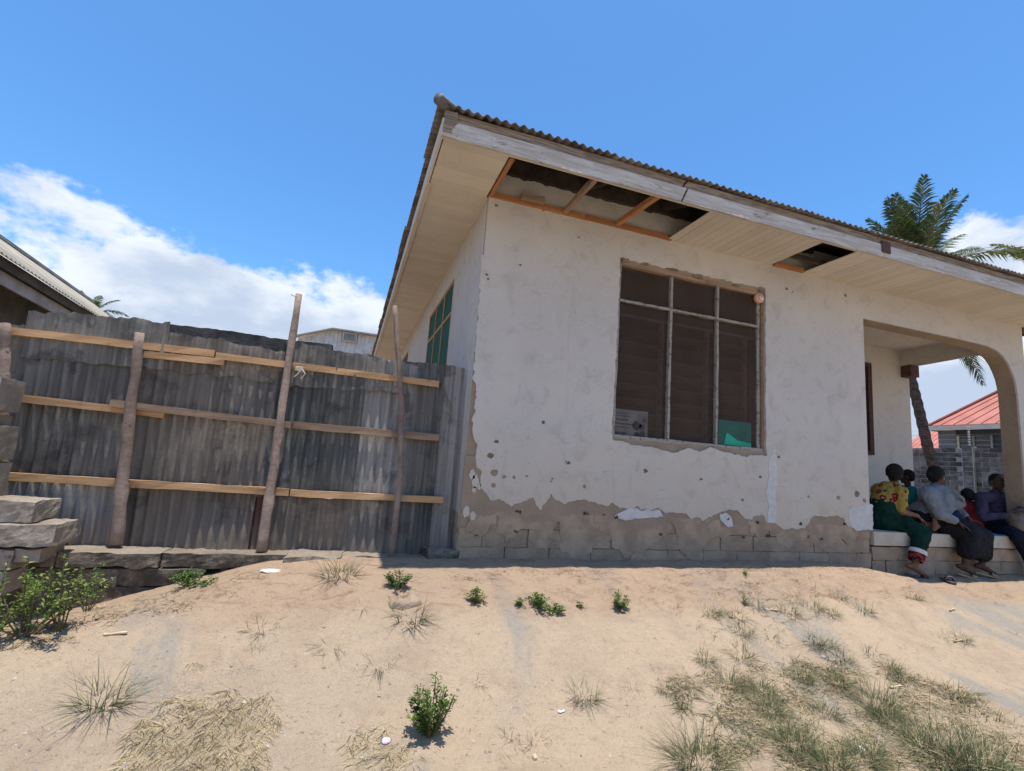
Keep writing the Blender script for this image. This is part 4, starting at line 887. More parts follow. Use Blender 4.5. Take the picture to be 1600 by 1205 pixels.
def head(q, c, fwd, up=(0, 0, 1), s=1.0):
    r, f, u = frame3(fwd, up); M3 = Matrix((r, f, u)).transposed()
    q.ell(c + u * .015 * s, (.074 * s, .094 * s, .10 * s), rot=M3); q.ell(c + f * .028 * s - u * .045 * s, (.056 * s, .062 * s, .062 * s), rot=M3)
    capsule(q, c + f * .086 * s + u * .012 * s, c + f * .108 * s - u * .022 * s, .009 * s, .017 * s, 8)
    q.ell(c + f * .083 * s - u * .052 * s, (.026 * s, .016 * s, .014 * s), rot=M3, nu=8, nv=6); q.ell(c + f * .075 * s - u * .088 * s, (.024 * s, .02 * s, .02 * s), rot=M3, nu=8, nv=6)
    for k in (-1, 1): q.ell(c + r * k * .078 * s - u * .008 * s - f * .005 * s, (.010 * s, .020 * s, .030 * s), rot=M3, nu=8, nv=6); q.ell(c + r * k * .032 * s + f * .082 * s + u * .030 * s, (.022 * s, .012 * s, .010 * s), rot=M3, nu=8, nv=6)
def face_bits(par, c, fwd, up=(0, 0, 1), s=1.0):
    r, f, u = frame3(fwd, up); M3 = Matrix((r, f, u)).transposed()
    for k in (-1, 1):
        q = MB(); q.ell(c + r * k * .030 * s + f * .084 * s + u * .012 * s, (.013 * s, .011 * s, .008 * s), rot=M3, nu=10, nv=7); e = q.build('eye', M['eye'], par, True)
        q = MB(); q.ell(c + r * k * .030 * s + f * .0925 * s + u * .012 * s, (.006 * s, .005 * s, .006 * s), rot=M3, nu=8, nv=6); q.build('iris', M['hair'], e, True)
        q = MB(); q.bar(c + r * k * .016 * s + f * .092 * s + u * .032 * s, c + r * k * .048 * s + f * .078 * s + u * .034 * s, .006 * s, .006 * s); q.build('eyebrow', M['hair'], par)
    q = MB(); q.ell(c + f * .096 * s - u * .052 * s, (.024 * s, .009 * s, .009 * s), rot=M3, nu=10, nv=6); q.build('mouth', M['lip'], par, True)
def hair_cap(q, c, fwd, up=(0, 0, 1), s=1.0, k=1.0):
    r, f, u = frame3(fwd, up); M3 = Matrix((r, f, u)).transposed()
    q.ell(c - f * .020 * s + u * .032 * s, (.084 * s * k, .094 * s * k, .092 * s * k), rot=M3); q.ell(c - f * .050 * s - u * .012 * s, (.070 * s * k, .055 * s * k, .070 * s * k), rot=M3)
def hand(q, w, d, pn, s=1.0, curl=.5, side=1):           # wrist, direction, palm normal
    d = Vector(d).normalized(); pn = Vector(pn); pn = (pn - d * pn.dot(d)).normalized(); sd = d.cross(pn) * side; w = Vector(w)
    for k in range(4): a = (k - 1.5) * .019 * s; capsule(q, w + d * .012 * s + sd * a * .6, w + d * .078 * s + sd * a, .013 * s, .0115 * s, 8)
    for k, L_ in enumerate((.066, .078, .074, .058)):
        a = (k - 1.5) * .0205 * s; p0 = w + d * .080 * s + sd * a; ang = 0; dd = d
        for seg, fr_ in enumerate((.45, .32, .25)):
            ang += curl * (.35, .6, .5)[seg]; dd = (d * math.cos(ang) + pn * math.sin(ang)); p1 = p0 + dd * L_ * fr_ * s; capsule(q, p0, p1, (.0092 - .0008 * seg) * s, (.0086 - .0008 * seg) * s, 8); p0 = p1
    t0 = w + d * .022 * s - sd * .024 * s; t1 = t0 + (d * .7 - sd * .75 + pn * .3).normalized() * .042 * s; t2 = t1 + (d * .95 - sd * .2 + pn * .45).normalized() * .034 * s
    capsule(q, t0, t1, .0125 * s, .010 * s, 8); capsule(q, t1, t2, .010 * s, .008 * s, 8)
def foot_(q, an, toe, s=1.0, up=(0, 0, 1)):
    an = Vector(an); toe = Vector(toe); d = (toe - an); L_ = d.length; dn = d.normalized(); u = Vector(up); sd = dn.cross(u).normalized(); un = sd.cross(dn)
    heel = an - dn * .045 * s - un * .045 * s; capsule(q, an, heel, .034 * s, .030 * s); ball = toe - dn * .05 * s - un * .008
    capsule(q, an - un * .015 * s, ball, .034 * s, .022 * s); capsule(q, heel, ball, .028 * s, .022 * s); capsule(q, ball - sd * .022 * s, ball + sd * .022 * s, .019 * s, .019 * s)
    for k in range(5): a = (k - 2) * .0165 * s; capsule(q, ball + sd * a, toe + sd * a * 1.05 - dn * abs(k - .6) * .006 * s, .0105 * s, .0085 * s * (1.25 if k == 0 else 1), 8)
    return heel, ball, dn, sd, un
def sandal(par, heel, toe, m, name='sandal', s=1.0, strap=True):
    heel = Vector(heel); toe = Vector(toe); d = (toe - heel); L_ = d.length; dn = d.normalized(); sd = dn.cross(Vector((0, 0, 1))).normalized(); un = sd.cross(dn); n = 14; q = MB(); vs = []
    prof = [(.0, .018), (.05, .028), (.2, .032), (.45, .029), (.7, .040), (.88, .037), (.97, .024), (1.0, .010)]
    lp = [(t, w) for t, w in prof] + [(t, -w) for t, w in reversed(prof)]
    top_ = [heel + dn * L_ * t + sd * w * s + un * .0 for t, w in lp]; bot_ = [p - un * .018 for p in top_]; k = len(lp)
    q.add(top_ + bot_, [tuple(range(k - 1, -1, -1)), tuple(range(k, 2 * k))] + [(i, (i + 1) % k, k + (i + 1) % k, k + i) for i in range(k)]); o = q.build(name, m, par)
    if strap:
        q = MB()
        for t in (.60, .66, .72): q.tube([heel + dn * L_ * (t - .0) + sd * .038 * s * math.cos(a) + un * (.045 * s * math.sin(a) - .002) for a in [math.pi * i / 8 for i in range(9)]], .009 * s, 6)
        q.build('strap', m, o, True)
    return o
def person(loc, label): return empty('person', loc, label, 'person', 'people sitting on the porch edge')
V = Vector
# --- woman in the yellow floral blouse, leaning to the right, one foot tucked up
w1 = person(A_(1385, 825, .15), 'person in yellow floral blouse and dark green wrap, one bare foot tucked up')
pel, wai, che, nek = A_(1386, 812, .20), A_(1381, 795, .20), A_(1388, 772, .20), A_(1398, 757, .20); hc = A_(1397, 741, .19); hf = V((.75, .62, -.12)); hu = V((.15, 0, 1))
shn, shf = A_(1406, 768, .06), A_(1373, 766, .34); eln, wrn = A_(1409, 800, .02), A_(1433, 806, -.02); elf = A_(1369, 788, .46)
kn, an, to = A_(1441, 833, -.13), A_(1429, 884, -.13), A_(1452, 903, -.20); k2, an2 = A_(1420, 818, .30), A_(1464, 822, -.02); to2 = A_(1460, 801, .0)
q = MB(); capsule(q, pel, wai, .15, .13); capsule(q, wai, che, .13, .14); capsule(q, che, nek, .10, .05); capsule(q, nek, hc, .045, .045); capsule(q, shn, shf, .06, .06); head(q, hc, hf, hu)
capsule(q, shn, eln, .052, .042); capsule(q, eln, wrn, .040, .026); hand(q, wrn, A_(1442, 813, -.05) - wrn, (0, .3, -1), .95, .6); capsule(q, shf, elf, .05, .04); capsule(q, elf, A_(1385, 800, .40), .04, .03); hand(q, A_(1385, 800, .40), (1, -.2, -.3), (0, -1, 0), .9, .6, -1)
capsule(q, pel, kn, .10, .068); capsule(q, kn, an, .056, .034); foot_(q, an, to); capsule(q, pel, k2, .10, .07); capsule(q, k2, an2, .055, .034)
sdv = (to2 - an2); foot_(q, an2, to2, .92, (0.8, -.5, .3)); fuse(q, 'body', M['skin_mid'], w1, .008); face_bits(w1, hc, hf, hu)
q = MB(); hair_cap(q, hc, hf, hu, 1.0, 1.12); capsule(q, hc - hf.normalized() * .04, hc - hf.normalized() * .07 - V((0, 0, .05)), .07, .045); fuse(q, 'hair', M['hair'], w1, .008, 2)
q = MB(); capsule(q, wai + V((0, 0, .05)), che, .155, .155); capsule(q, che, nek - V((0, 0, .035)), .13, .075); capsule(q, shn, shf, .083, .08); capsule(q, shn, shn.lerp(eln, .86), .075, .062); capsule(q, shf, shf.lerp(elf, .8), .085, .07); fuse(q, 'blouse', M['floral'], w1, .010, 5, fold=.011)
q = MB(); capsule(q, pel, wai + V((.0, 0, .03)), .19, .162); capsule(q, wai, che - V((.04, -.02, .06)), .165, .135); capsule(q, pel, kn, .13, .092); capsule(q, pel, k2, .125, .085); capsule(q, kn, kn.lerp(an, .58), .09, .075); capsule(q, pel - V((.08, 0, .03)), pel + V((.1, -.1, -.03)), .14, .14); fuse(q, 'wrap', M['green_cloth'], w1, .011, 5, fold=.011)
q = MB(); q.tube([kn.lerp(an, .52), kn.lerp(an, .60), kn.lerp(an, .64)], [.084, .090, .088], 18, False); q.build('hem_lace', M['white_bit'], w1, True)
q = MB(); q.tube([kn.lerp(an, .60), kn.lerp(an, .72), kn.lerp(an, .86)], [.080, .078, .07], 18, False); q.build('patterned_hem', M['hem'], w1, True)
hl = an - V((.03, -.02, .10)); sandal(w1, an + V((-.07, .05, -.088)), to + V((.04, -.02, -.035)), M['sole'])
# --- child in teal behind her
c1 = person(A_(1415, 815, .62), 'child in teal shirt half hidden behind the shoulder of the yellow-bloused person')
hc = A_(1417, 745, .55); ch = A_(1420, 775, .58); pl = A_(1418, 808, .62); hf = V((-.5, .85, -.1)); q = MB(); capsule(q, pl, ch, .085, .08); capsule(q, ch, hc, .045, .035); head(q, hc, hf, s=.84)
s1, s2 = A_(1425, 765, .50), A_(1409, 768, .68); e1 = A_(1427, 790, .46); capsule(q, s1, s2, .035, .035); capsule(q, s1, e1, .030, .025); capsule(q, e1, A_(1428, 802, .40), .024, .018); hand(q, A_(1428, 802, .40), (0.2, -.3, -1), (-1, 0, 0), .7, .5)
capsule(q, s2, A_(1411, 790, .66), .03, .025); capsule(q, A_(1411, 790, .66), A_(1413, 803, .55), .024, .018); hand(q, A_(1413, 803, .55), (.2, -.6, -.6), (1, 0, 0), .7, .5)
for dx in (-.05, .07): capsule(q, pl + V((dx, 0, -.02)), pl + V((dx + .10, -.26, -.03)), .055, .045); capsule(q, pl + V((dx + .10, -.26, -.03)), pl + V((dx - .04, -.22, -.05)), .038, .03)
fuse(q, 'body', M['skin_deep'], c1, .008); face_bits(c1, hc, hf, s=.84)
q = MB(); hair_cap(q, hc, hf, s=.84, k=1.0); fuse(q, 'hair', M['hair'], c1, .008, 2)
q = MB(); capsule(q, pl, ch, .105, .10); capsule(q, ch, ch.lerp(hc, .28), .085, .05); capsule(q, s1, s2, .05, .05); capsule(q, s1, s1.lerp(e1, .75), .052, .048); capsule(q, s2, A_(1410, 785, .66), .05, .045); fuse(q, 'shirt', M['teal'], c1, .009, 4, fold=.011)
# --- woman in the grey jacket
w2 = person(A_(1460, 828, .12), 'person in grey jacket and long black skirt and tan sandals, hair in a small bun')
pel, wai, che, nek = A_(1449, 808, .18), A_(1460, 797, .17), A_(1464, 778, .16), A_(1462, 759, .18); hc = A_(1464, 744, .17); hf = V((.97, -.12, -.10)); hu = V((.05, 0, 1))
shn, shf = A_(1450, 772, .04), A_(1462, 770, .36); eln, wrn = A_(1468, 803, -.06), A_(1495, 815, -.14); elf = A_(1492, 795, .30)
kn, an, to = A_(1514, 834, -.16), A_(1508, 885, -.15), A_(1528, 901, -.22); k2, an2, to2 = A_(1534, 838, -.10), A_(1535, 883, -.10), A_(1560, 899, -.18)
q = MB(); capsule(q, pel, wai, .15, .14); capsule(q, wai, che, .14, .14); capsule(q, che, nek, .10, .055); capsule(q, nek, hc, .05, .05); capsule(q, shn, shf, .065, .065); head(q, hc, hf, hu, 1.05)
capsule(q, shn, eln, .06, .048); capsule(q, eln, wrn, .044, .028); hand(q, wrn, A_(1509, 823, -.20) - wrn, (0, .2, -1), 1, .35); capsule(q, shf, elf, .055, .045); capsule(q, elf, A_(1515, 812, .10), .04, .028); hand(q, A_(1515, 812, .10), (1, -.5, -.3), (0, 0, -1), .95, .35, -1)
capsule(q, pel, kn, .11, .075); capsule(q, kn, an, .060, .033); foot_(q, an, to); capsule(q, pel, k2, .11, .07); capsule(q, k2, an2, .058, .033); foot_(q, an2, to2); fuse(q, 'body', M['skin_dark'], w2, .008); face_bits(w2, hc, hf, hu, 1.05)
q = MB(); hair_cap(q, hc, hf, hu, 1.05, 1.03); q.ell(hc - hf * .125 + V((0, 0, .0)), (.038, .036, .036)); fuse(q, 'hair', M['hair'], w2, .008, 2)
q = MB(); q.ell(hc + V((-.01, -.082, -.03)), (.008, .006, .008), nu=8, nv=6); q.build('earring', M['white_bit'], w2, True)
q = MB(); capsule(q, pel + V((-.03, 0, .03)), wai, .185, .178); capsule(q, wai, che, .178, .178); capsule(q, che, nek - V((0, 0, .03)), .135, .075); q.ell(che + V((.16, -.06, -.05)), (.125, .13, .105)); q.ell(che + V((.12, .10, -.05)), (.125, .13, .105)); capsule(q, wai + V((.10, -.03, .0)), che + V((.12, 0, -.08)), .14, .13)
capsule(q, shn, shf, .095, .09); capsule(q, shn, eln, .092, .072); capsule(q, eln, eln.lerp(wrn, .8), .070, .050); capsule(q, shf, elf, .08, .065); capsule(q, elf, elf.lerp(A_(1515, 812, .10), .7), .06, .045); fuse(q, 'jacket', M['jacket'], w2, .010, 5, fold=.011)
q = MB(); q.tube([che + V((.02, -.17, .10)), che + V((.13, -.205, .02)), che + V((.24, -.16, -.06)), wai + V((.22, -.12, .01))], [.012, .022, .02, .008], 8); q.build('lapel', M['jacket'], w2, True)
q = MB(); q.tube([wrn.lerp(eln, .12), wrn.lerp(eln, .03)], [.036, .036], 16, False); q.build('bracelet', M['white_bit'], w2, True)
q = MB(); capsule(q, wai + V((.14, -.10, -.05)), wai + V((.22, -.10, -.08)), .10, .07); fuse(q, 'blouse', M['navy'], w2, .010, 4, fold=.011)
q = MB(); capsule(q, pel + V((-.05, 0, .0)), pel + V((.05, 0, -.02)), .175, .18); capsule(q, pel, kn, .155, .112); capsule(q, pel, k2, .155, .112); capsule(q, kn, k2, .105, .105); capsule(q, kn, kn.lerp(an, .55), .105, .095); capsule(q, k2, k2.lerp(an2, .62), .105, .095); capsule(q, kn.lerp(an, .35), k2.lerp(an2, .45), .095, .095); [capsule(q, kn.lerp(k2, t), kn.lerp(an, .5).lerp(k2.lerp(an2, .6), t), .10, .095) for t in (.25, .5, .75)]; fuse(q, 'skirt', M['black_cloth'], w2, .011, 5, fold=.011)
sandal(w2, an + V((-.06, .05, -.085)), to + V((.03, -.02, -.032)), M['straw_sole']); sandal(w2, an2 + V((-.06, .05, -.085)), to2 + V((.03, -.02, -.032)), M['straw_sole'])
# --- child in red, back turned
c2 = person(A_(1515, 818, .55), 'small child in red shirt with back turned, between the grey jacket and the purple shirt')
hc = A_(1511, 775, .5); ch = A_(1514, 797, .5); pl = A_(1520, 822, .48); hf = V((.35, .93, -.15)); q = MB(); capsule(q, pl, ch, .085, .082); capsule(q, ch, hc, .045, .035); head(q, hc, hf, s=.86)
s1, s2 = A_(1504, 789, .5), A_(1523, 789, .52); e1, e2 = A_(1503, 808, .46), A_(1527, 808, .46); capsule(q, s1, s2, .035, .035)
for a_, b_, c_ in ((s1, e1, A_(1508, 822, .52)), (s2, e2, A_(1530, 822, .42))): capsule(q, a_, b_, .030, .025); capsule(q, b_, c_, .024, .018); hand(q, c_, (.3, .2, -1), (0, 1, 0), .68, .5)
for dx in (-.06, .06): capsule(q, pl + V((dx, 0, -.02)), pl + V((dx, .24, -.03)), .05, .042); capsule(q, pl + V((dx, .24, -.03)), pl + V((dx * .3, .14, -.06)), .036, .028)
fuse(q, 'body', M['skin_deep'], c2, .008); face_bits(c2, hc, hf, s=.86)
q = MB(); hair_cap(q, hc, hf, s=.86, k=1.06); fuse(q, 'hair', M['hair'], c2, .008, 2)
q = MB(); capsule(q, pl, ch, .12, .105); capsule(q, ch, ch.lerp(hc, .35), .09, .05); capsule(q, s1, s2, .052, .052)
for a_, b_ in ((s1, e1), (s2, e2)): capsule(q, a_, a_.lerp(b_, .8), .054, .048)
fuse(q, 'shirt', M['red_cloth'], c2, .009, 4, fold=.011)
# --- man in the purple shirt
m1 = person(A_(1562, 830, .35), 'person in purple long-sleeved shirt and dark jeans looking towards the camera, rightmost on the porch')
pel, wai, che, nek = A_(1552, 822, .42), A_(1550, 808, .42), A_(1552, 788, .40), A_(1556, 768, .38); hc = A_(1558, 754, .36); hf = V((-.42, -.90, -.06)); hu = V((.06, 0, 1))
shn, shf = A_(1533, 778, .36), A_(1577, 778, .38); eln, wrn = A_(1536, 808, .22), A_(1575, 806, .05); elf, wrf = A_(1598, 795, .16), A_(1593, 797, -.02)
kn, an, to = A_(1591, 838, -.12), A_(1617, 888, -.14), A_(1640, 905, -.3); k2, an2, to2 = A_(1618, 838, .0), A_(1645, 885, .0), A_(1665, 900, -.12)
q = MB(); capsule(q, pel, wai, .13, .12); capsule(q, wai, che, .12, .13); capsule(q, che, nek, .09, .052); capsule(q, nek, hc, .048, .045); capsule(q, shn, shf, .058, .058); head(q, hc, hf, hu, 1.03)
capsule(q, shn, eln, .048, .040); capsule(q, eln, wrn, .038, .027); hand(q, wrn, (1, -.2, .1), (0, .3, -1), 1, .8); capsule(q, shf, elf, .048, .04); capsule(q, elf, wrf, .038, .027); hand(q, wrf, (-1, -.3, .1), (0, .3, -1), 1, .8, -1)
for a_, b_, c_, d_ in ((pel, kn, an, to), (pel, k2, an2, to2)): capsule(q, a_, b_, .095, .065); capsule(q, b_, c_, .052, .034); foot_(q, c_, d_)
fuse(q, 'body', M['skin_dark'], m1, .008); face_bits(m1, hc, hf, hu, 1.03)
q = MB(); hair_cap(q, hc + V((0, 0, .008)), hf, hu, 1.0, .99); fuse(q, 'hair', M['hair'], m1, .008, 2)
q = MB(); capsule(q, pel + V((0, 0, .02)), wai, .16, .148); capsule(q, wai, che, .148, .155); capsule(q, che, nek - V((0, 0, .03)), .12, .075); capsule(q, shn, shf, .082, .08); capsule(q, shn, eln, .072, .060); capsule(q, eln, eln.lerp(wrn, .9), .056, .040); capsule(q, shf, elf, .072, .060); capsule(q, elf, elf.lerp(wrf, .85), .056, .04); fuse(q, 'shirt', M['purple'], m1, .010, 5, fold=.011)
q = MB(); r_, f_, u_ = frame3(hf, hu)
for k in (-1, 1): q.bar(nek + f_ * .085 + r_ * k * .01 - V((0, 0, .05)), nek + f_ * .04 + r_ * k * .075 + V((0, 0, .0)), .012, .045)
q.build('collar', M['purple'], m1); 
q = MB(); q.bar(nek + f_ * .10 - V((0, 0, .10)), nek + f_ * .09 - V((0, 0, .05)), .02, .006); q.build('undershirt', M['white_bit'], m1)
q = MB()
for a_, b_, c_ in ((pel, kn, an), (pel, k2, an2)): capsule(q, a_, b_, .118, .085); capsule(q, b_, b_.lerp(c_, .93), .080, .060)
fuse(q, 'jeans', M['jeans'], m1, .010, 4, fold=.011)
for a_, t_ in ((an, to), (an2, to2)): sandal(m1, a_ + V((-.07, .06, -.088)), t_ + V((.03, -.03, -.035)), M['sole'])
bd = MB(); capsule(bd, A_(1588, 812, .02), A_(1612, 812, .02), .11, .12); capsule(bd, A_(1592, 822, -.02), A_(1600, 802, .05), .10, .08); b_ = fuse(bd, 'cloth_bundle', M['tan_cloth'], None, .010, 5); tag(b_, 'tan cloth bundle held in the lap of the purple-shirted person', 'bundle')
q = MB(); p = A_(1545, 834, .02)
vs = []; n = 14
for i in range(n + 1):
    for j in range(5): vs.append((6.45 + .06 * i, .0 + .09 * j - .02, PZF + .012 + .008 * noise.noise(Vector((i * .8, j, 2)))))
q.add(vs, [(i * 5 + j, i * 5 + 5 + j, i * 5 + 6 + j, i * 5 + 1 + j) for i in range(n) for j in range(4)]); q.add([(a, b, c - .008) for a, b, c in vs], [(i * 5 + j, i * 5 + 1 + j, i * 5 + 6 + j, i * 5 + 5 + j) for i in range(n) for j in range(4)])
for i in range(n): q.f.append((i * 5, len(vs) + i * 5, len(vs) + i * 5 + 5, i * 5 + 5)); q.mi.append(0)
o = q.build('blue_mat', M['mat_blue'], None, True); tag(o, 'thin blue mat spread on the porch edge beside the black skirt', 'mat')
sp_ = empty('loose_sandal', ground_at(1492, 915), 'empty grey sandal lying on the sand below the porch people', 'sandal'); a, b = ground_at(1472, 906), ground_at(1511, 925)
o = sandal(sp_, a + V((0, 0, .03)), a + (b - a).normalized() * .27 + V((0, 0, .03)), M['sole'], 'sole', 1.05)
# ---------------------------------------------------------------- plants and small things
def leafmat(name, c1, c2, dry=None, tr=.25):
    g = G(name, .7, .25); i = g.rnd(); p = g.pos(False, rnd=True); n = g.noise(p, 6, 3); c = g.mix(g.mr(n, .3, .7), c1, c2)
    if dry: c = g.mix(g.mr(g.noise(p, 3.3, 4), .45, .62), c, dry)
    g.base(c); t = g.n.new('ShaderNodeBsdfTranslucent'); g.l.new(c, t.inputs[0]); m = g.n.new('ShaderNodeMixShader'); m.inputs[0].default_value = tr
    g.l.new(g.b.outputs[0], m.inputs[1]); g.l.new(t.outputs[0], m.inputs[2]); g.l.new(m.outputs[0], g.n['Material Output'].inputs[0]); return g.m
M['grass_green'] = leafmat('grass_green', (.05, .092, .032), (.088, .13, .05)); M['grass_olive'] = leafmat('grass_olive', (.15, .145, .07), (.10, .11, .048)); M['straw'] = leafmat('straw', (.56, .45, .27), (.42, .33, .19)); M['straw_dark'] = leafmat('dead_stems', (.14, .085, .05), (.095, .06, .038))
M['leaf'] = leafmat('leaf_green', (.045, .105, .02), (.075, .145, .03)); M['leaf_light'] = leafmat('leaf_yellow_green', (.17, .235, .04), (.23, .28, .07)); M['stem'] = simple('stem', (.13, .11, .05), (.09, .07, .04), 20)
M['palm'] = leafmat('palm_leaf', (.032, .068, .022), (.055, .098, .035), (.09, .10, .045)); M['palm_yellow'] = leafmat('palm_leaf_yellow', (.12, .15, .03), (.20, .17, .05)); M['trunk'] = simple('palm_trunk', (.11, .085, .075), (.035, .028, .025), 7, .95, .02, False, (1, 1, 5)); M['rachis'] = simple('palm_rachis', (.12, .13, .05), (.16, .13, .06), 8)
GM = [M['grass_green'], M['grass_olive'], M['straw'], M['straw_dark']]
def blade(q, p, d, L_, w, bend, m, rnd):
    q.m = m; d = Vector(d).normalized(); sd = d.cross(Vector((0, 0, 1))); sd = sd.normalized() if sd.length > .01 else Vector((1, 0, 0)); hz_ = Vector((d.x, d.y, 0)); pts = []; c = Vector(p)
    sd = (sd + Vector((0, 0, rnd.uniform(-.4, .4)))).normalized()
    for i in range(4):
        pts.append(c.copy()); d = (d + hz_ * bend * .35 + Vector((0, 0, -bend * .30)) + Vector((rnd.uniform(-.1, .1), rnd.uniform(-.1, .1), 0))).normalized(); c = c + d * L_ / 3
    ws = (w, w * .8, w * .5, w * .06); vs = []
    for a, ww in zip(pts, ws): vs += [a - sd * ww / 2, a + sd * ww / 2]
    q.add(vs, [(0, 1, 3, 2), (2, 3, 5, 4), (4, 5, 7, 6)])
def tuft(q, c, r, h, n, wts, rnd, flat=.5, zf=None):
    for k in range(n):
        a = rnd.uniform(0, 2 * math.pi); rr = r * .6 * math.sqrt(rnd.random()); t = rnd.uniform(.1, 1) ** .8; x = c[0] + math.cos(a) * rr; y = c[1] + math.sin(a) * rr; b = a + rnd.uniform(-1.2, 1.2)
        L_ = h * rnd.uniform(.25, 1.15); up = 1.15 - flat * t * 1.1; m = rnd.choices((0, 1, 2, 3), wts)[0]
        blade(q, (x, y, (zf(x, y) if zf else c[2]) - .006), (math.cos(b) * t, math.sin(b) * t, max(.08, up)), L_, rnd.uniform(.0016, .0036), rnd.uniform(.1, 1.4), m, rnd)
rng = random.Random(11)
def nm_mesh(q, nm): return q.mesh(nm, GM)
protos = {}
for kind, (n, h, r, w, fl) in dict(dry=(60, .10, .10, (1, 4, 6, 2), .85), mix=(140, .125, .10, (6, 6, 4, 1), .68), green=(170, .15, .10, (8, 4, 4, 0), .6), wisp=(26, .10, .07, (2, 4, 4, 2), .8), big=(380, .22, .16, (7, 7, 4, 1), .66)).items():
    protos[kind] = []
    for v in range(4):
        q = MB(); tuft(q, (0, 0, 0), r, h, n, w, rng, fl); protos[kind].append(nm_mesh(q, 'grass_tuft'))
def put(kind, px, py, s=1.0, label=None, group='grass tufts on the sand', cat='grass tuft'):
    me = rng.choice(protos[kind]); o = bpy.data.objects.new('grass_tuft', me); col.objects.link(o); p = ground_at(px, py); o.location = p; o.scale = (s, s, s); o.rotation_euler = (0, 0, rng.uniform(0, 6.28))
    lab = dict(dry='dry straw-coloured grass tuft lying flat on the open sand', mix='olive green and straw grass tuft on the open sand', green='thick green grass tuft growing on the open sand', wisp='thin wispy grass tuft on the open sand', big='large coarse grass clump at the near edge of the photo')[kind]
    if label: tag(o, label, cat)
    else: tag(o, lab, cat, {'dry': 'dry tufts', 'mix': 'olive tufts', 'green': 'green tufts', 'wisp': 'wispy tufts', 'big': 'large clumps'}[kind] + ' on the sand')
    return o
put('green', 157, 1100, 1.4, 'green grass tuft near the left edge, just up from the flattened straw mat')
put('dry', 408, 985, 1.2, 'dry brown tuft standing alone on the sandy path below the footing'); put('dry', 402, 1012, .6, 'tiny brown sprig just below the lone dry path tuft'); put('wisp', 516, 1012, 1.3, 'spiky wispy tuft on grey ground right of the lone dry path tuft'); put('dry', 592, 1040, 1.15, 'flat straw tuft up and left of the small round shrub')
put('wisp', 748, 1068, .8, 'faint wispy tuft up and right of the small round shrub'); put('mix', 912, 1090, 1.15, 'upright olive tuft standing alone right of the small round shrub'); put('wisp', 986, 1075, .95, 'small wispy tuft right of the lone upright olive tuft'); put('wisp', 800, 1150, 1.0, 'left of two wispy tufts close together on the near sand right of the round shrub'); put('wisp', 835, 1160, 1.0, 'right of two wispy tufts close together on the near sand, above the pale husk'); put('mix', 640, 968, 1.5, 'grass tuft growing against the half-buried stone'); put('mix', 530, 900, 1.7, 'pale green grass tuft at the broken end of the footing')
put('wisp', 565, 950, 1.1, 'wispy tuft left of the half-buried stone'); put('mix', 1300, 960, .95, 'small olive tuft right end of the bank row, lower of a pair'); put('mix', 1350, 955, 1.15, 'olive tuft on flat sand right of the bank row'); put('mix', 1428, 936, .9, 'olive tuft on flat sand nearest below the loose sandal'); put('wisp', 1388, 935, .8, 'wispy tuft on the flat sand at the foot of the bank'); put('wisp', 1480, 995, 1.2, 'longest wispy tuft on the flat sand at right, beside a pale stick'); put('mix', 1505, 1000, .9, 'olive tuft touching a pale stick on the flat sand at right'); put('wisp', 1450, 1012, .8, 'short wispy tuft below and left of the longest wispy tuft at right'); put('wisp', 1560, 945, .7, 'small dry wisp on the flat sand below the tan sandals'); put('wisp', 1585, 990, .6, 'tiny wisp at the right edge of the photo')
for px, py, k, s, lb in ((1110, 960, 'mix', 1.1, 'olive tuft on the bank, leftmost of the row of tufts below the white repair streak'), (1150, 965, 'mix', 1.1, 'second tuft from the left in the row on the bank below the white repair streak'), (1180, 945, 'mix', 1.0, 'olive tuft close beside the thin brown-green stalk on the bank'), (1085, 978, 'wisp', 1.1, 'wispy tuft just below the leftmost tuft of the bank row'), (1160, 990, 'mix', 1.0, 'olive tuft one step below the second tuft of the bank row'),
    (1235, 958, 'mix', 1.2, 'olive tuft in the middle of the bank row, beside the pale stick'), (1270, 950, 'mix', 1.3, 'fullest tuft of the bank row, right of the pale stick'), (1240, 940, 'wisp', 1.2, 'wispy tuft just above the middle tuft of the bank row'), (1310, 935, 'mix', 1.1, 'highest olive tuft of the bank row, nearest the end of the wall'), (1210, 990, 'wisp', 1., 'wispy tuft below the pale stick on the grassy bank'), (1055, 950, 'wisp', .8, 'small wispy tuft on the bank left of the whole row'), (1205, 1000, 'wisp', .9, 'faint wispy tuft lowest below the bank row'),
    (1100, 1030, 'mix', 1.0, 'olive tuft alone between the bank row and the large grass patch, left one'), (1160, 1025, 'mix', 1.2, 'taller olive tuft between the bank row and the large grass patch, right one'), (1270, 1005, 'mix', 1.1, 'olive tuft left of the white scrap in thin grass'), (1290, 1010, 'mix', 1.1, 'olive tuft touching the white scrap in thin grass'), (1310, 1030, 'mix', 1.2, 'olive tuft right of the white scrap in thin grass'), (1360, 1020, 'wisp', 1.4, 'long wispy tuft above the right part of the grass patch'),
    (1390, 1045, 'mix', 1.1, 'upper of two olive tufts by the pale stick at the edge of the thin grass'), (1410, 1060, 'mix', 1.2, 'lower of two olive tufts by the pale stick at the edge of the thin grass'), (1490, 1085, 'mix', 1.25, 'full olive tuft at the right border of the grass patch, on open sand'), (1450, 1065, 'wisp', 1.1, 'wispy tuft at the right border of the grass patch'), (1540, 1125, 'dry', 1.6, 'lower of two flat golden tufts at the right edge'), (1510, 1110, 'dry', 1.4, 'upper of two flat golden tufts at the right edge')): put(k, px, py, s, lb)
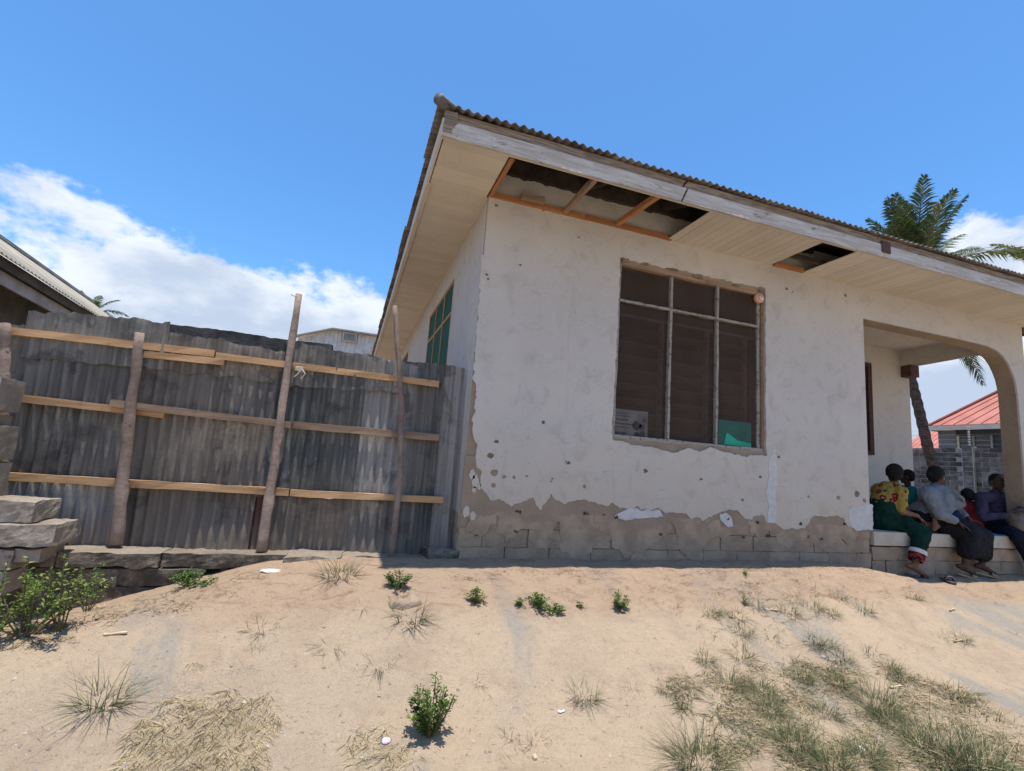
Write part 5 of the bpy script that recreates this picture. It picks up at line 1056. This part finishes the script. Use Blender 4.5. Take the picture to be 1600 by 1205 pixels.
for px, py, s, k, lb in ((1090, 1195, 1.1, 'big', 'large spiky clump on the bottom edge, leftmost of the big clumps'), (1040, 1080, .7, 'mix', 'small tuft at the far left tip of the grass patch'), (1075, 1085, .8, 'mix', 'second tuft from the left tip of the grass patch'), (1140, 1070, .75, 'big', 'bushy olive clump at the upper left of the grass patch'), (1200, 1110, .75, 'big', 'bushy clump in the left middle of the grass patch'), (1370, 1105, 1.0, 'big', 'dark green tall clump in the middle right of the grass patch'), (1390, 1130, .9, 'big', 'clump growing into the lower side of the dark green tall clump'),
    (1290, 1120, .7, 'big', 'brownish clump standing in the centre of the grass patch'), (1240, 1165, .85, 'big', 'clump just left of the greyish plastic piece'), (1480, 1190, 1.25, 'big', 'widest green clump in the lower right corner'), (1530, 1200, 1.2, 'big', 'clump at the extreme lower right, beside the widest green clump'), (1440, 1165, .9, 'big', 'clump at the upper left side of the widest green clump'), (1190, 1080, .65, 'big', 'small clump at the top of the grass patch, left of centre'), (1310, 1070, .65, 'big', 'small clump at the top of the grass patch, right of centre'), (1255, 1060, .6, 'big', 'topmost small clump of the grass patch'),
    (1350, 1190, .8, 'big', 'clump just below the greyish plastic piece'), (1300, 1200, .9, 'big', 'clump on the bottom edge below the centre of the grass patch')): put(k, px, py, s, lb)
# loose grass nobody could count, one object per patch
def patch(name, poly, n, h, wts, flat, label, cat, seed, w=(.0022, .0045), clump=None):
    r_ = random.Random(seed); q = MB(); xs_ = [p[0] for p in poly]; ys_ = [p[1] for p in poly]; k = 0; t = 0
    def ins(x, y):
        c = False
        for (a, b), (e, f) in zip(poly, poly[1:] + poly[:1]):
            if (b > y) != (f > y) and x < (e - a) * (y - b) / (f - b) + a: c = not c
        return c
    while k < n and t < n * 6:
        t += 1; px = r_.uniform(min(xs_), max(xs_)); py = r_.uniform(min(ys_), max(ys_))
        jx = px + 26 * noise.noise(Vector((px * .02, py * .03, seed))); jy = py + 18 * noise.noise(Vector((px * .03, py * .02, seed + 4)))
        if not ins(jx, jy): continue
        if clump and noise.noise(Vector((px * clump, py * clump * 1.6, seed + 9))) < r_.uniform(-.35, .25): continue
        p = ground_fast(px, py); a = r_.uniform(0, 6.28); m = r_.choices((0, 1, 2, 3), wts)[0]; el = r_.uniform(.02, 1 - flat)
        blade(q, (p.x, p.y, p.z - .002), (math.cos(a), math.sin(a), el), h * r_.uniform(.4, 1.2), r_.uniform(*w), r_.uniform(-.1, .6), m, r_); k += 1
    me = q.mesh(name, GM); o = bpy.data.objects.new(name, me); col.objects.link(o); tag(o, label, cat, kind='stuff'); return o
def ground_fast(px, py):
    d = ray(px, py); z = -.3
    for i in range(7):
        t = (z - CP.z) / d.z; p = CP + d * t; z = gz(p.x, p.y)
    return Vector((p.x, p.y, z))
patch('straw_mat', [(215, 1110), (290, 1060), (330, 1085), (420, 1075), (440, 1130), (410, 1215), (170, 1215)], 9000, .06, (0, 2, 10, 1), .90, 'mat of flattened straw and dry grass at the lower left', 'dry grass', 1)
patch('straw_mat', [(548, 1150), (575, 1122), (600, 1135), (610, 1160), (660, 1160), (640, 1190), (620, 1215), (540, 1215)], 1800, .06, (0, 2, 10, 1), .87, 'small heap of straw beside the coloured wrapper', 'dry grass', 2)
patch('grass_patch', [(1040, 1060), (1200, 1030), (1330, 1010), (1460, 1060), (1530, 1090), (1640, 1180), (1640, 1220), (1130, 1220), (1110, 1140), (1050, 1100)], 14000, .10, (3, 6, 9, 2), .55, 'thin straggling dry and green grass between the large clumps at lower right', 'grass', 3, clump=.018)
patch('grass_patch', [(1080, 930), (1330, 925), (1370, 960), (1260, 1010), (1090, 990)], 1500, .07, (3, 6, 3, 3), .5, 'sparse short grass on the bank below the porch end of the wall', 'grass', 4, clump=.02)
patch('bank_litter', [(0, 1000), (120, 960), (250, 925), (400, 890), (420, 905), (260, 955), (130, 985), (60, 1015), (0, 1030)], 2600, .06, (1, 4, 6, 5), .7, 'dry weeds and straw along the ditch at the foot of the stone footing', 'dry grass', 5)
patch('dead_stems', [(700, 900), (1340, 896), (1420, 945), (1250, 965), (980, 965), (700, 950)], 5200, .05, (0, 1, 2, 7), .8, 'dead rootlets and brown stems scattered on the bank below the window wall', 'dry stems', 6, (.0015, .003), .016)
patch('dead_stems', [(700, 1060), (1000, 1060), (960, 1215), (680, 1215)], 420, .05, (0, 2, 5, 5), .85, 'scattered dry twigs on the near sand right of the round shrub', 'dry stems', 7, (.0015, .003), .02)
patch('dead_stems', [(0, 1040), (700, 980), (1040, 990), (1100, 1215), (0, 1215)], 420, .045, (0, 1, 4, 5), .92, 'bits of straw scattered over the open sandy path', 'dry stems', 8, (.0015, .003))
# pebbles
q = MB(); r_ = random.Random(5)
for k in range(1700):
    px, py = r_.uniform(0, 1600), 900 + 300 * r_.random() ** .8
    p = ground_fast(px, py)
    if p.y > -.15 or p.x < -3.4 or r_.random() < .35: continue
    s_ = r_.choice((.003, .004, .005, .006, .009)) * r_.uniform(.7, 1.4); a = r_.uniform(0, 6.28); ca, sa = math.cos(a) * s_, math.sin(a) * s_; q.m = r_.choice((0, 0, 0, 0, 1))
    q.add([(p.x + ca, p.y + sa, p.z), (p.x - sa * .8, p.y + ca * .8, p.z), (p.x - ca, p.y - sa, p.z), (p.x + sa * .7, p.y - ca * .7, p.z), (p.x + ca * .2, p.y, p.z + s_ * .8)], [(0, 1, 4), (1, 2, 4), (2, 3, 4), (3, 0, 4)])
M['pebble'] = simple('pebble', (.40, .32, .25), (.24, .19, .15), 30, .95, 0); M['pebble_light'] = simple('pebble_light', (.52, .46, .38), (.40, .35, .29), 30, .9, 0)
o = q.build('pebbles', [M['pebble'], M['pebble_light']]); tag(o, 'small pebbles and crumbs of soil strewn over the sand', 'pebbles', kind='stuff')
# leafy shrubs
def leaf(q, p, d, n_, L_, w):
    d = Vector(d).normalized(); n_ = Vector(n_); s_ = d.cross(n_); s_ = s_.normalized() if s_.length > .01 else Vector((1, 0, 0)); u = s_.cross(d)
    q.add([p, p + d * L_ * .45 - s_ * w / 2 + u * .1 * L_, p + d * L_, p + d * L_ * .45 + s_ * w / 2 + u * .1 * L_, p + d * L_ * .5], [(0, 1, 4), (1, 2, 4), (2, 3, 4), (3, 0, 4)])
def shrub(name, px, py, h, r, ns, nl, L_, label, seed, lm=('leaf', 'leaf_light'), loose=.3, cat='shrub'):
    r_ = random.Random(seed); p = ground_at(px, py); s = empty(name, p, label, cat); qs = MB(); ql = MB()
    for k in range(ns):
        a = r_.uniform(0, 6.28); t = math.sqrt(r_.random()); tip = Vector((math.cos(a) * r * t, math.sin(a) * r * t, h * (1 - .45 * t * t) * r_.uniform(.75, 1.1))); b0 = Vector((math.cos(a), math.sin(a), 0)) * r * .08
        mid = b0.lerp(tip, .5) + Vector((math.cos(a), math.sin(a), 0)) * r * .12 * t; pts = []
        for i in range(6): u = i / 5; pts.append(p + (b0 * (1 - u) ** 2 + mid * 2 * u * (1 - u) + tip * u * u) - Vector((0, 0, .01)))
        qs.tube(pts, [.004 * (1 - .7 * i / 5) * (h / .3) ** .5 for i in range(6)], 4)
        for j in range(nl):
            u = r_.uniform(.12, 1.02) ** (1 - loose * .5); f = min(u * 5, 4.99); i = int(f); c = pts[i].lerp(pts[min(i + 1, 5)], f - i); a2 = r_.uniform(0, 6.28); ql.m = 1 if r_.random() < .3 else 0
            d = Vector((math.cos(a2), math.sin(a2), r_.uniform(-.1, .9))); leaf(ql, c + d.normalized() * r_.uniform(0, L_ * .6), d, (r_.uniform(-.4, .4), r_.uniform(-.4, .4), 1), L_ * r_.uniform(.6, 1.2), L_ * r_.uniform(.4, .55))
    qs.build('stem', M['stem'], s); ql.build('foliage', [M[lm[0]], M[lm[1]]], s); return s
shrub('small_shrub', 672, 1150, .25, .115, 34, 42, .020, 'small round leafy green shrub standing alone on the sand at lower centre', 1)
shrub('weed', 743, 942, .11, .07, 12, 26, .022, 'small dark green weed in the sun just below the wall shadow near the fence end', 2, cat='weed')
shrub('weed', 838, 950, .09, .11, 16, 22, .024, 'middle and widest of the three green weeds below the window wall', 3, cat='weed'); shrub('weed', 866, 958, .08, .07, 10, 22, .022, 'low weed touching the right side of the widest green weed', 4, cat='weed'); shrub('weed', 812, 946, .06, .04, 6, 18, .020, 'tiny weed touching the left side of the widest green weed', 5, cat='weed')
shrub('weed', 967, 952, .13, .07, 12, 26, .024, 'upright green weed below the left half of the window', 6, cat='weed'); shrub('weed', 905, 950, .05, .04, 5, 14, .018, 'tiny weed on the bank between two larger green weeds', 7, cat='weed'); shrub('weed', 1165, 900, .10, .03, 4, 12, .018, 'thin stalky weed in the wall shadow below the white repair streak', 8, cat='weed')
shrub('weed', 622, 918, .12, .10, 18, 30, .022, 'dark green weed in shade against the low slab by the house corner', 9, ('leaf', 'leaf'), cat='weed'); shrub('weed', 300, 915, .10, .16, 26, 26, .022, 'green creeping weed at the foot of the dark-sided footing', 10, cat='weed'); shrub('weed', 1163, 945, .10, .03, 5, 12, .016, 'thin brown-green stalk on the open bank below the white repair streak', 18, cat='weed')
shrub('bush', 40, 992, .36, .28, 18, 30, .026, 'yellow-green leafy bush in the ditch at the left edge', 11, ('leaf_light', 'leaf'), .6, 'bush'); shrub('bush', 95, 985, .40, .13, 8, 30, .026, 'taller leafy bush in front of the block steps, middle of three', 12, ('leaf_light', 'leaf'), .6, 'bush'); shrub('bush', 135, 955, .32, .10, 7, 30, .022, 'thin leafy bush right of the block steps', 13, ('leaf_light', 'leaf'), .6, 'bush'); shrub('bush', -30, 1005, .36, .2, 12, 28, .026, 'leafy bush cut by the left edge of the photo', 14, ('leaf_light', 'leaf'), .6, 'bush')
# half buried stone, litter
p = ground_at(632, 950); q = MB(); lumpy(q, (p.x, p.y + .06, p.z - .015), (.20, .14, .13), .1, .02, 12, (5, 4, 4), .12); o = q.build('stone', M['sandcrete'], None, True); tag(o, 'half-buried sandy stone lying in front of the fence end', 'stone')
M['wrapper'] = simple('wrapper', (.50, .62, .85), (.75, .35, .55), 45, .4, 0); M['pale_litter'] = simple('pale_litter', (.68, .66, .62), (.5, .47, .42), 20, .7, 0); M['husk'] = simple('husk', (.60, .50, .33), (.45, .36, .22), 40, .85, .002)
def crumple(name, px, py, r, m, label, cat, seed, flat=.5, sx=1):
    p = ground_at(px, py); q = MB(); q.ell((0, 0, 0), (r * sx, r, r * flat), nu=10, nv=7); q.v = [tuple(Vector(v) * (1 + .5 * noise.noise(Vector(v) * 60 + Vector((seed, 0, 0)))) + p + Vector((0, 0, r * flat * .6))) for v in q.v]; o = q.build(name, M[m]); return tag(o, label, cat)
crumple('sweet_wrapper', 603, 1160, .020, 'wrapper', 'crumpled blue and pink wrapper lying in the straw', 'wrapper', 1); crumple('plastic_scrap', 423, 894, .05, 'pale_litter', 'white plastic scrap at the foot of the footing', 'litter', 2, .2, 1.4)
crumple('husk', 835, 1187, .014, 'husk', 'pale dry husk standing on the near sand', 'husk', 3, .9, .7); crumple('paper_scrap', 876, 1112, .016, 'pale_litter', 'torn white scrap on the sand up and left of the lone olive tuft', 'litter', 4, .2, 1.3); crumple('plastic_scrap', 1287, 1027, .016, 'pale_litter', 'white scrap in the thin grass at right', 'litter', 5, .3); crumple('plastic_scrap', 1345, 1172, .02, 'pale_litter', 'greyish plastic piece between the large grass clumps', 'litter', 6, .4, .8)
for i, (px, py, lb) in enumerate(((1488, 954, 'pale bone-like stick on the flat sand below the loose sandal'), (1498, 1003, 'pale stick touching the wispy tufts at right'), (1205, 955, 'pale stick on the grassy bank'), (180, 993, 'short pale stick on the sandy path at left'), (1400, 1075, 'pale stick at the right edge of the thin grass'))):
    p = ground_at(px, py); a = rng.uniform(-.5, .3); q = MB(); d = Vector((math.cos(a), math.sin(a), 0)); q.tube([p + d * (.05 * t) + Vector((0, 0, .008 + .003 * math.sin(t * 3))) for t in (-1, -.85, -.4, .2, .8, 1)], [.006, .0085, .005, .005, .008, .005], 7); tag(q.build('stick', M['husk'], None, True), lb, 'stick')
# weeds and tall dry grass in front of the boundary wall
q = MB(); r_ = random.Random(77)
for k in range(2600):
    y = r_.uniform(2.5, 11); x = 17.2 - r_.random() * 2.6; a = r_.uniform(0, 6.28); t = r_.uniform(.05, .5); z0 = gz(x, y)
    blade(q, (x, y, z0), (math.cos(a) * t, math.sin(a) * t, 1), r_.uniform(.5, 1.05), .022, r_.uniform(.1, .5), r_.choices((0, 1, 2, 3), (4, 6, 5, 0))[0], r_)
o = q.build('tall_weeds', GM); tag(o, 'yellow-green weeds in front of the grey boundary wall', 'weeds', kind='stuff')
# ---- coconut palms
def frond(q, qr, base, az, el0, L_, droop, leafL, m=0, n=64, seed=0):
    r_ = random.Random(seed); d = Vector((math.cos(az) * math.cos(el0), math.sin(az) * math.cos(el0), math.sin(el0))); c = Vector(base); pts = []; ds = []
    for i in range(n + 1):
        pts.append(c.copy()); ds.append(d.copy()); d = (d + Vector((0, 0, -droop / n * (0.3 + 1.4 * i / n)))).normalized(); c = c + d * L_ / n
    qr.tube(pts[::3], [.030 * (1 - .85 * i / (len(pts[::3]) - 1)) for i in range(len(pts[::3]))], 5)
    sd0 = Vector((-math.sin(az), math.cos(az), 0))
    for i in range(4, n):
        t = i / n; ll = leafL * (math.sin(math.pi * min(1, t * .82 + .16)) ** .7)
        for s in (-1, 1):
            dd = (ds[i] * (.75 + .3 * t) + sd0 * s * .85 + Vector((0, 0, .25 - .55 * r_.random()))).normalized(); a = pts[i] + ds[i] * r_.uniform(-.02, .02); w = .055; q.m = m if r_.random() > .1 else 1 - m; l_ = ll * r_.uniform(.75, 1.1); ax = ds[i]
            p1 = a + dd * l_ * .5; p2 = a + dd * l_ + Vector((0, 0, -.28 * l_)); q.add([a - ax * w * .3, a + ax * w * .3, p1 + ax * w * .5, p1 - ax * w * .5, p2], [(0, 1, 2, 3), (3, 2, 4)])
def palm(label, trunk_pts, r0, r1, crown, fr_, leafL, seed, dead=0, name='coconut_palm', ym=0):
    s = empty(name, (trunk_pts[0][0], trunk_pts[0][1], gz(trunk_pts[0][0], trunk_pts[0][1])), label, 'palm tree'); q = MB(); tp = [Vector(p) for p in trunk_pts]; out = []; n = 60
    for i in range(n + 1): t = i / n * (len(tp) - 1); k = min(int(t), len(tp) - 2); u = t - k; out.append(tp[k].lerp(tp[k + 1], u))
    for _ in range(6): out = [out[0]] + [(out[i - 1] + out[i] * 2 + out[i + 1]) / 4 for i in range(1, n)] + [out[-1]]
    q.tube(out, [(r0 + (r1 - r0) * i / n) * (1.10 if i % 2 else .96) for i in range(n + 1)], 12); q.build('trunk', M['trunk'], s)
    r_ = random.Random(seed)
    for k, (az, el, L_, dr) in enumerate(fr_):
        q = MB(); qr = MB(); frond(q, qr, crown, az, el, L_, dr, leafL, ym, seed=seed + k); f = q.build('frond', [M['palm'], M['palm_yellow']], s); qr.build('rachis', M['rachis'], f)
    return s
YP = 5.0
tk = [at(1472, 770, 1, YP), at(1452, 710, 1, YP), at(1436, 640, 1, YP), at(1420, 578, 1, YP), at(1414, 520, 1, YP), at(1420, 460, 1, YP), at(1430, 428, 1, YP)]
tk = [Vector((tk[0].x + .1, YP, -.2))] + tk
cr = tk[-1]
fr_ = [(R(200), R(66), 2.1, .5), (R(165), R(74), 2.4, .4), (R(190), R(56), 1.7, .9), (R(20), R(55), 2.7, .5), (R(-5), R(36), 2.9, .55), (R(80), R(80), 2.3, .3), (R(250), R(60), 2.3, .6), (R(-40), R(25), 2.9, .8), (R(10), R(8), 2.5, .7), (R(140), R(15), 1.7, 1.1), (R(220), R(10), 1.7, 1.5), (R(-60), R(-5), 2.4, 1.3), (R(60), R(30), 2.4, .9), (R(110), R(60), 2.5, .6), (R(300), R(65), 2.4, .5), (R(-15), R(-15), 2.6, 1.2), (R(175), R(-10), 2.0, 1.6), (R(270), R(-15), 2.2, 1.6), (R(0), R(-25), 3.4, 1.6), (R(-30), R(-40), 3.6, 1.0), (R(200), R(58), 1.8, .7), (R(185), R(72), 2.4, .3), (R(150), R(62), 2.1, .5), (R(5), R(68), 2.8, .3), (R(0), R(46), 2.8, .5), (R(-80), R(-50), 3.5, .8), (R(-20), R(-55), 3.6, .6), (R(230), R(72), 2.7, .3)]
palm('tall coconut palm with curved trunk rising behind the porch and above the eave', tk, .135, .10, cr, fr_, .62, 100)
p = at(1655, 425, 1, 5.5); palm('yellow-green coconut palm reaching in at the right edge above the eave', [(p.x + .3, 5.5, -.2), (p.x + .1, 5.5, p.z * .6), p], .16, .12, p, [(R(175), R(22), 2.4, .5), (R(190), R(-2), 2.4, .5), (R(150), R(40), 2.3, .6), (R(205), R(-20), 2.3, .9), (R(100), R(50), 2.3, .7), (R(20), R(40), 2.4, .8), (R(-40), R(20), 2.3, .9), (R(60), R(10), 2.3, 1.), (R(240), R(50), 2.3, .8), (R(300), R(-10), 2.3, 1.), (R(160), R(-35), 2.2, 1.2)], .5, 300, ym=1)
YL = 38.0; p = at(140, 492, 1, YL); palm('distant small palm crown above the left end of the iron fence', [(p.x, YL, -.2), (p.x + .2, YL, p.z * .6), p], .16, .12, p, [(R(150), R(55), 2.0, .7), (R(30), R(60), 2.2, 1.0), (R(10), R(35), 2.4, 1.3), (R(-20), R(20), 2.2, 1.5), (R(90), R(70), 2.0, .9), (R(200), R(20), 2.0, 1.2), (R(0), R(5), 2.2, 1.4), (R(-60), R(45), 2.0, 1.2), (R(170), R(70), 1.9, .6)], .6, 500)
